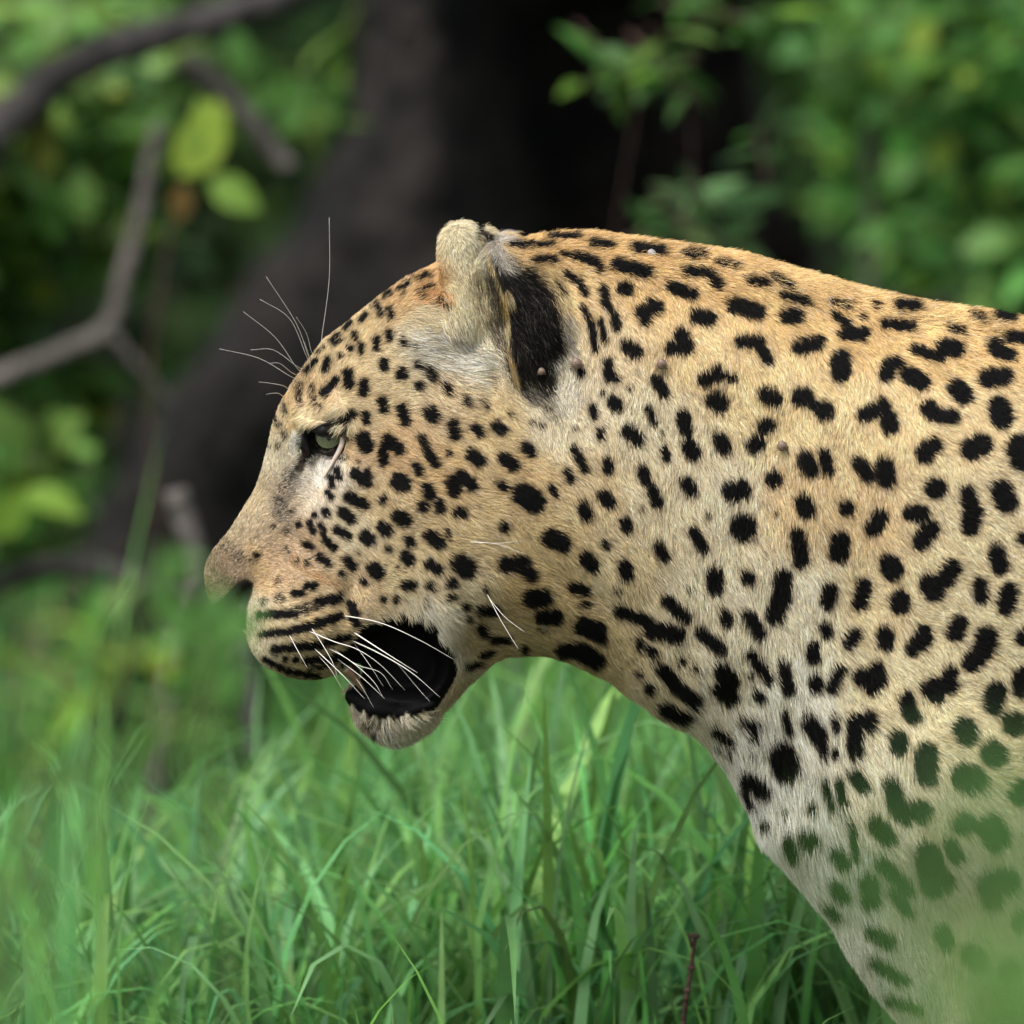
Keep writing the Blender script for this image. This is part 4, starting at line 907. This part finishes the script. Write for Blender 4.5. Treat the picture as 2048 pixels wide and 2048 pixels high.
# ---- grass
def grass(name, label, n, xr, yr, hr, wr, colr, avoid=None, lean=.5, tipdry=.006, height_fn=None, keep=None):
    x = rng.uniform(*xr, n); y = rng.uniform(*yr, n)
    if avoid is not None:
        k = ~avoid(x, y); x, y = x[k], y[k]
    n = len(x)
    # tufts
    tx, ty = np.round(x/.09)*.09, np.round(y/.09)*.09
    x = tx+(x-tx)*.75; y = ty+(y-ty)*.75
    h = rng.uniform(*hr, n)*np.exp(rng.normal(size=n)*.15)
    if height_fn is not None: h = h*height_fn(x, y)
    wd = rng.uniform(*wr, n)*(.6+.6*h/hr[1])
    az = rng.uniform(0, 2*np.pi, n); bend = np.abs(rng.normal(.55, .45, n))+lean*.3
    K = 8; s = np.linspace(0, 1, K)
    th = rng.normal(0, .16, n)[:, None]+bend[:, None]*(s[None]**1.6)*1.9
    dl = (h/(K-1))[:, None]; r_ = np.cumsum(np.sin(th)*dl, 1)-np.sin(th)*dl; z_ = np.cumsum(np.cos(th)*dl, 1)-np.cos(th)*dl
    cx = x[:, None]+r_*np.cos(az)[:, None]; cy = y[:, None]+r_*np.sin(az)[:, None]; cz = np.maximum(z_, .004)-.01
    tw = rng.uniform(-.8, .8, n)[:, None]*s[None]
    wx, wy = -np.sin(az[:, None]+tw), np.cos(az[:, None]+tw)
    wp = wd[:, None]*np.minimum(1, (1-s)**.65*1.25)[None]*np.minimum(1, .45+2.5*s)[None]*.5
    up_ = wp*.35
    L = np.stack([cx-wx*wp, cy-wy*wp, cz+up_], -1); C = np.stack([cx, cy, cz], -1); R = np.stack([cx+wx*wp, cy+wy*wp, cz+up_], -1)
    if keep is not None:      # leave out blades that would lean across the animal
        ok = keep(C); L, C, R = L[ok], C[ok], R[ok]; n = len(C)
    V = np.stack([L, C, R], 2).reshape(-1, 3)
    b = np.arange(n)[:, None]*K*3+np.arange(K-1)[None]*3
    F = np.concatenate([np.stack([b, b+1, b+4, b+3], -1).reshape(-1, 4), np.stack([b+1, b+2, b+5, b+4], -1).reshape(-1, 4)])
    c = np.array(colr)[None]*np.exp(rng.normal(size=(n, 1))*.28); c[:, 0] *= rng.uniform(.75, 1.25, n); c[:, 2] *= rng.uniform(.7, 1.4, n)
    dry = rng.random(n) < tipdry; c[dry] = np.array([.28, .22, .12])*rng.uniform(.6, 1.2, (dry.sum(), 1))
    cc = np.repeat(c, K*3, 0)
    tag(mesh_np(name, V, F, M_LEAF, None, True, cc), label, 'grass', kind='stuff')
paw = lambda x, y: ((x > .22) & (x < 1.7) & (np.abs(y) < .22))
tall = lambda x, y: .55+.55*sstep(-.35, .05, x)
GC = (.150, .35, .088)
grass('grass', 'lush green grass growing behind and under the leopard', 4200, (-1.0, 1.3), (.25, 1.5), (.20, .38), (.007, .0135), GC, None, height_fn=tall, tipdry=.002)
grass('distant_grass', 'softly blurred green grass further behind', 6500, (-1.6, 1.9), (1.5, 3.6), (.22, .38), (.006, .012), (.135, .31, .07), None, height_fn=tall, tipdry=.03)
grass('near_grass', 'low green grass in front of the leopard', 2600, (-1.2, 1.6), (-1.6, .28), (.08, .22), (.004, .008), GC, paw)
grass('fine_grass', 'thin arching grass blades among the lush grass', 2000, (-.8, .9), (.15, 1.1), (.16, .30), (.002, .005), (.14, .32, .085), None, lean=1.4, height_fn=lambda x, y: .8+.2*sstep(-.35, .05, x))

grass('broad_grass', 'broad arching grass blades in the near grass', 2300, (-.75, .6), (.2, 1.3), (.26, .44), (.009, .0145), (.185, .40, .125), None, lean=1.2, tipdry=0, height_fn=lambda x, y: .8+.2*sstep(-.35, .05, x))
out_ = lambda x, y: ((x > -1.5) & (x < 1.8) & (y > -1.5) & (y < 3.5)) | ((np.abs(x) < .7) & (y < -1.2))
grass('surrounding_grass', 'grass spreading round the clearing', 16000, (-7, 8), (-5, 9), (.16, .34), (.012, .024), (.10, .27, .06), out_, lean=.6, tipdry=.06)
# far wood beyond the clearing
n_ = 14000; a_ = rng.uniform(-1.25, 1.25, n_); r_ = rng.uniform(11, 17, n_)
P_ = np.stack([r_*np.sin(a_), r_*np.cos(a_), np.abs(rng.normal(0, 1.6, n_))+.05], -1)
V_, F_ = LT['broad']; R_ = frames(rnd_dir(n_), np.array([0, -.6, 1.0])+rng.normal(size=(n_, 3))*.4)
W_ = np.einsum('nij,kj->nki', R_, V_)*rng.uniform(.25, .5, n_)[:, None, None]+P_[:, None]
tag(mesh_np('far_wood', W_.reshape(-1, 3), (F_[None]+(np.arange(n_)*len(V_))[:, None, None]).reshape(-1, 4), M_LEAF, None, True, np.repeat(leaf_cols(n_, (.05, .12, .025), .3), len(V_), 0)), 'dark green wood beyond the clearing', 'wood', kind='stuff')
# ---- stems standing in the grass
def stick(name, pts, r0, r1, mat, label, cat, nodes=()):
    P = spline(pts, 30); b = P[-1].copy()
    e = empty(name, b, label, cat)
    v, f = tube(P, np.linspace(r0, r1, 30), 7, .05); o = mesh_np('stem', v-b, f, mat); o.parent = e
    for i, k in nodes:
        v, f = sphere(P[i]-b, k, 10, 6); v = (v-(P[i]-b))*np.array([1.2, 1, .7])+(P[i]-b); o = mesh_np('node', v, f, mat); o.parent = e
    return e
def down(px, py, Y):
    p = at(px, py, Y); return np.array([p[0]-.01, Y+.02, -.01])
e = stick('dry_twig', [at(1390,1872,.12), at(1383,1930,.12), at(1374,1985,.12), at(1366,2060,.13), down(1355,2100,.14)], .0016, .0024, M_TWIG, 'thin red brown twig with swollen nodes standing in the grass', 'twig', [(0,.0034),(8,.0032),(14,.003)])
v, f = tube(spline([at(1384,1895,.12), at(1380,1880,.12), at(1376,1866,.12)], 6), np.linspace(.0014, .001, 6), 6); o = mesh_np('side_shoot', v-np.array(e.location), f, M_TWIG); o.parent = e
stick('grass_stem', [at(1572,1745,.5), at(1535,1835,.5), at(1500,1920,.5), at(1460,2040,.5), down(1440,2080,.5)], .0018, .003, M_STEM, 'upright olive grass stem with a pale node beside the chest', 'grass stem', [(8,.0036)])
stick('dry_stalk', [at(1030,1310,1.6), at(1038,1450,1.6), at(1050,1560,1.6), down(1060,1700,1.6)], .006, .007, M_BRANCH, 'blurred brown dry stalk in the grass below the jaw', 'stalk')
stick('yellow_stalk', [at(350,980,2.0), at(390,1150,2.0), at(340,1350,2.0), down(300,1500,2.0)], .012, .010, M_BRANCH, 'thick grey dead stalk left of the leopard muzzle', 'stalk')
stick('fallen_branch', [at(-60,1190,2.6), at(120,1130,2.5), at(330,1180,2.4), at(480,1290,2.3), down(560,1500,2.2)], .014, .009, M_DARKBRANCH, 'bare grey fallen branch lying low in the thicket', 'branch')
stick('fallen_log', [at(2500,560,3.0), at(2200,590,3.0), at(2000,615,3.0), at(1860,660,2.95), at(1700,760,2.9), down(1500,1000,2.85)], .035, .03, M_TRUNK, 'dark fallen log just above the back at the right edge', 'log')

# ---- foreground plants, far out of focus
shrub('foreground_shrub', (at(120, 1500, -2.2)[0], -2.2, 0), 'soft blurred green leaves in the left foreground before the muzzle',
      [blobpx(150,1330,-2.2,170,110,.10), blobpx(60,1500,-2.1,120,140,.1), blobpx(330,1500,-2.2,90,120,.08), blobpx(300,1220,-2.3,60,50,.05)],
      80, .034, 'narrow', (.13, .32, .06), None, singles=80, yellow=.25, stem_r=.003, mat=M_STEM)
def placed(name, label, Y, items, colr, mat=M_STEM):
    """sprig whose leaves stand at given places: px, py, length px, angle (deg, 0 right, 90 up)"""
    b = np.array([at(items[0][0], 1500, Y)[0]+.02, Y, 0.0]); e = empty(name, b, label, 'sprig'); s_ = S*(DIST+Y)/DIST
    from mathutils import Matrix
    for k, (px, py, ln, an, kind) in enumerate(items):
        p = at(px, py, Y); d = np.array([[math.cos(math.radians(an)), random.uniform(-.25, .1), math.sin(math.radians(an))]])
        R = frames(d, np.array([[random.uniform(-.4, .4), -1, .5]]))[0]*ln*s_
        m4 = np.eye(4); m4[:3, :3] = R; m4[:3, 3] = p-b
        o = bpy.data.objects.new('leaf', leaf_mesh(kind)); col.objects.link(o); o.parent = e; o.matrix_basis = Matrix(m4.tolist())
        o.color = (*(np.array(colr)*math.exp(random.gauss(0, .2))), 1)
    q = np.array([at(x, y, Y) for x, y, *_ in items]); top = q[np.argmax(q[:, 2])]
    path = spline([b, (b+q.mean(0))/2+np.array([.01, .01, 0]), q.mean(0), top], 16); v, f = tube(path, np.linspace(.0028, .001, 16), 6); o = mesh_np('stem', v-b, f, mat); o.parent = e
    for k in range(len(q)):
        if np.linalg.norm(q[k]-top) < 1e-6: continue
        a = path[np.argmin(np.linalg.norm(path-q[k], axis=1)+np.maximum(0, path[:, 2]-q[k][2])*3)]
        v, f = tube(spline([a, (a+q[k])/2, q[k]], 5), np.linspace(.0012, .0007, 5), 5); o = mesh_np('leaf_stalk', v-b, f, mat); o.parent = e
grass('foreground_grass', 'tall blurred grass blades in the left foreground', 80, (-.48, -.27), (-2.1, -1.2), (.46, .68), (.006, .010), (.15, .36, .075), None, lean=.3, tipdry=.02, keep=lambda C: C[:, :, 0].max(1) < -.205)
placed('nose_sprig', 'blurred green leaf tips overlapping the leopard nose', -2.3,
       [(420,1330,150,100,'narrow'),(455,1300,120,60,'narrow'),(330,1260,170,95,'narrow'),(385,1290,150,118,'narrow'),(432,1290,130,88,'broad'),(408,1275,110,75,'broad'),(330,1120,90,0,'narrow'),(440,1420,130,70,'narrow')], (.12, .30, .06))
shrub('foreground_sprig', (at(1950, 2000, -5.0)[0], -5.0, 0), 'very blurred green veil of leaves over the leopard chest', [blobpx(2010,2040,-5.0,170,120,.06), blobpx(2000,1990,-4.9,150,110,.06),  blobpx(1860,1760,-5.0,150,150,.05), blobpx(2000,1780,-5.0,120,150,.05)],
      200, .023, 'narrow', (.13, .33, .09), None, singles=200, stem_r=.0015, mat=M_STEM)
shrub('corner_sprig', (at(2060, 2060, -5.1)[0], -5.1, 0), 'solid green blur of leaves filling the bottom right corner', [blobpx(2060,2060,-5.1,130,90,.05)],
      120, .024, 'narrow', (.14, .35, .085), None, singles=120, stem_r=.0015, mat=M_STEM)
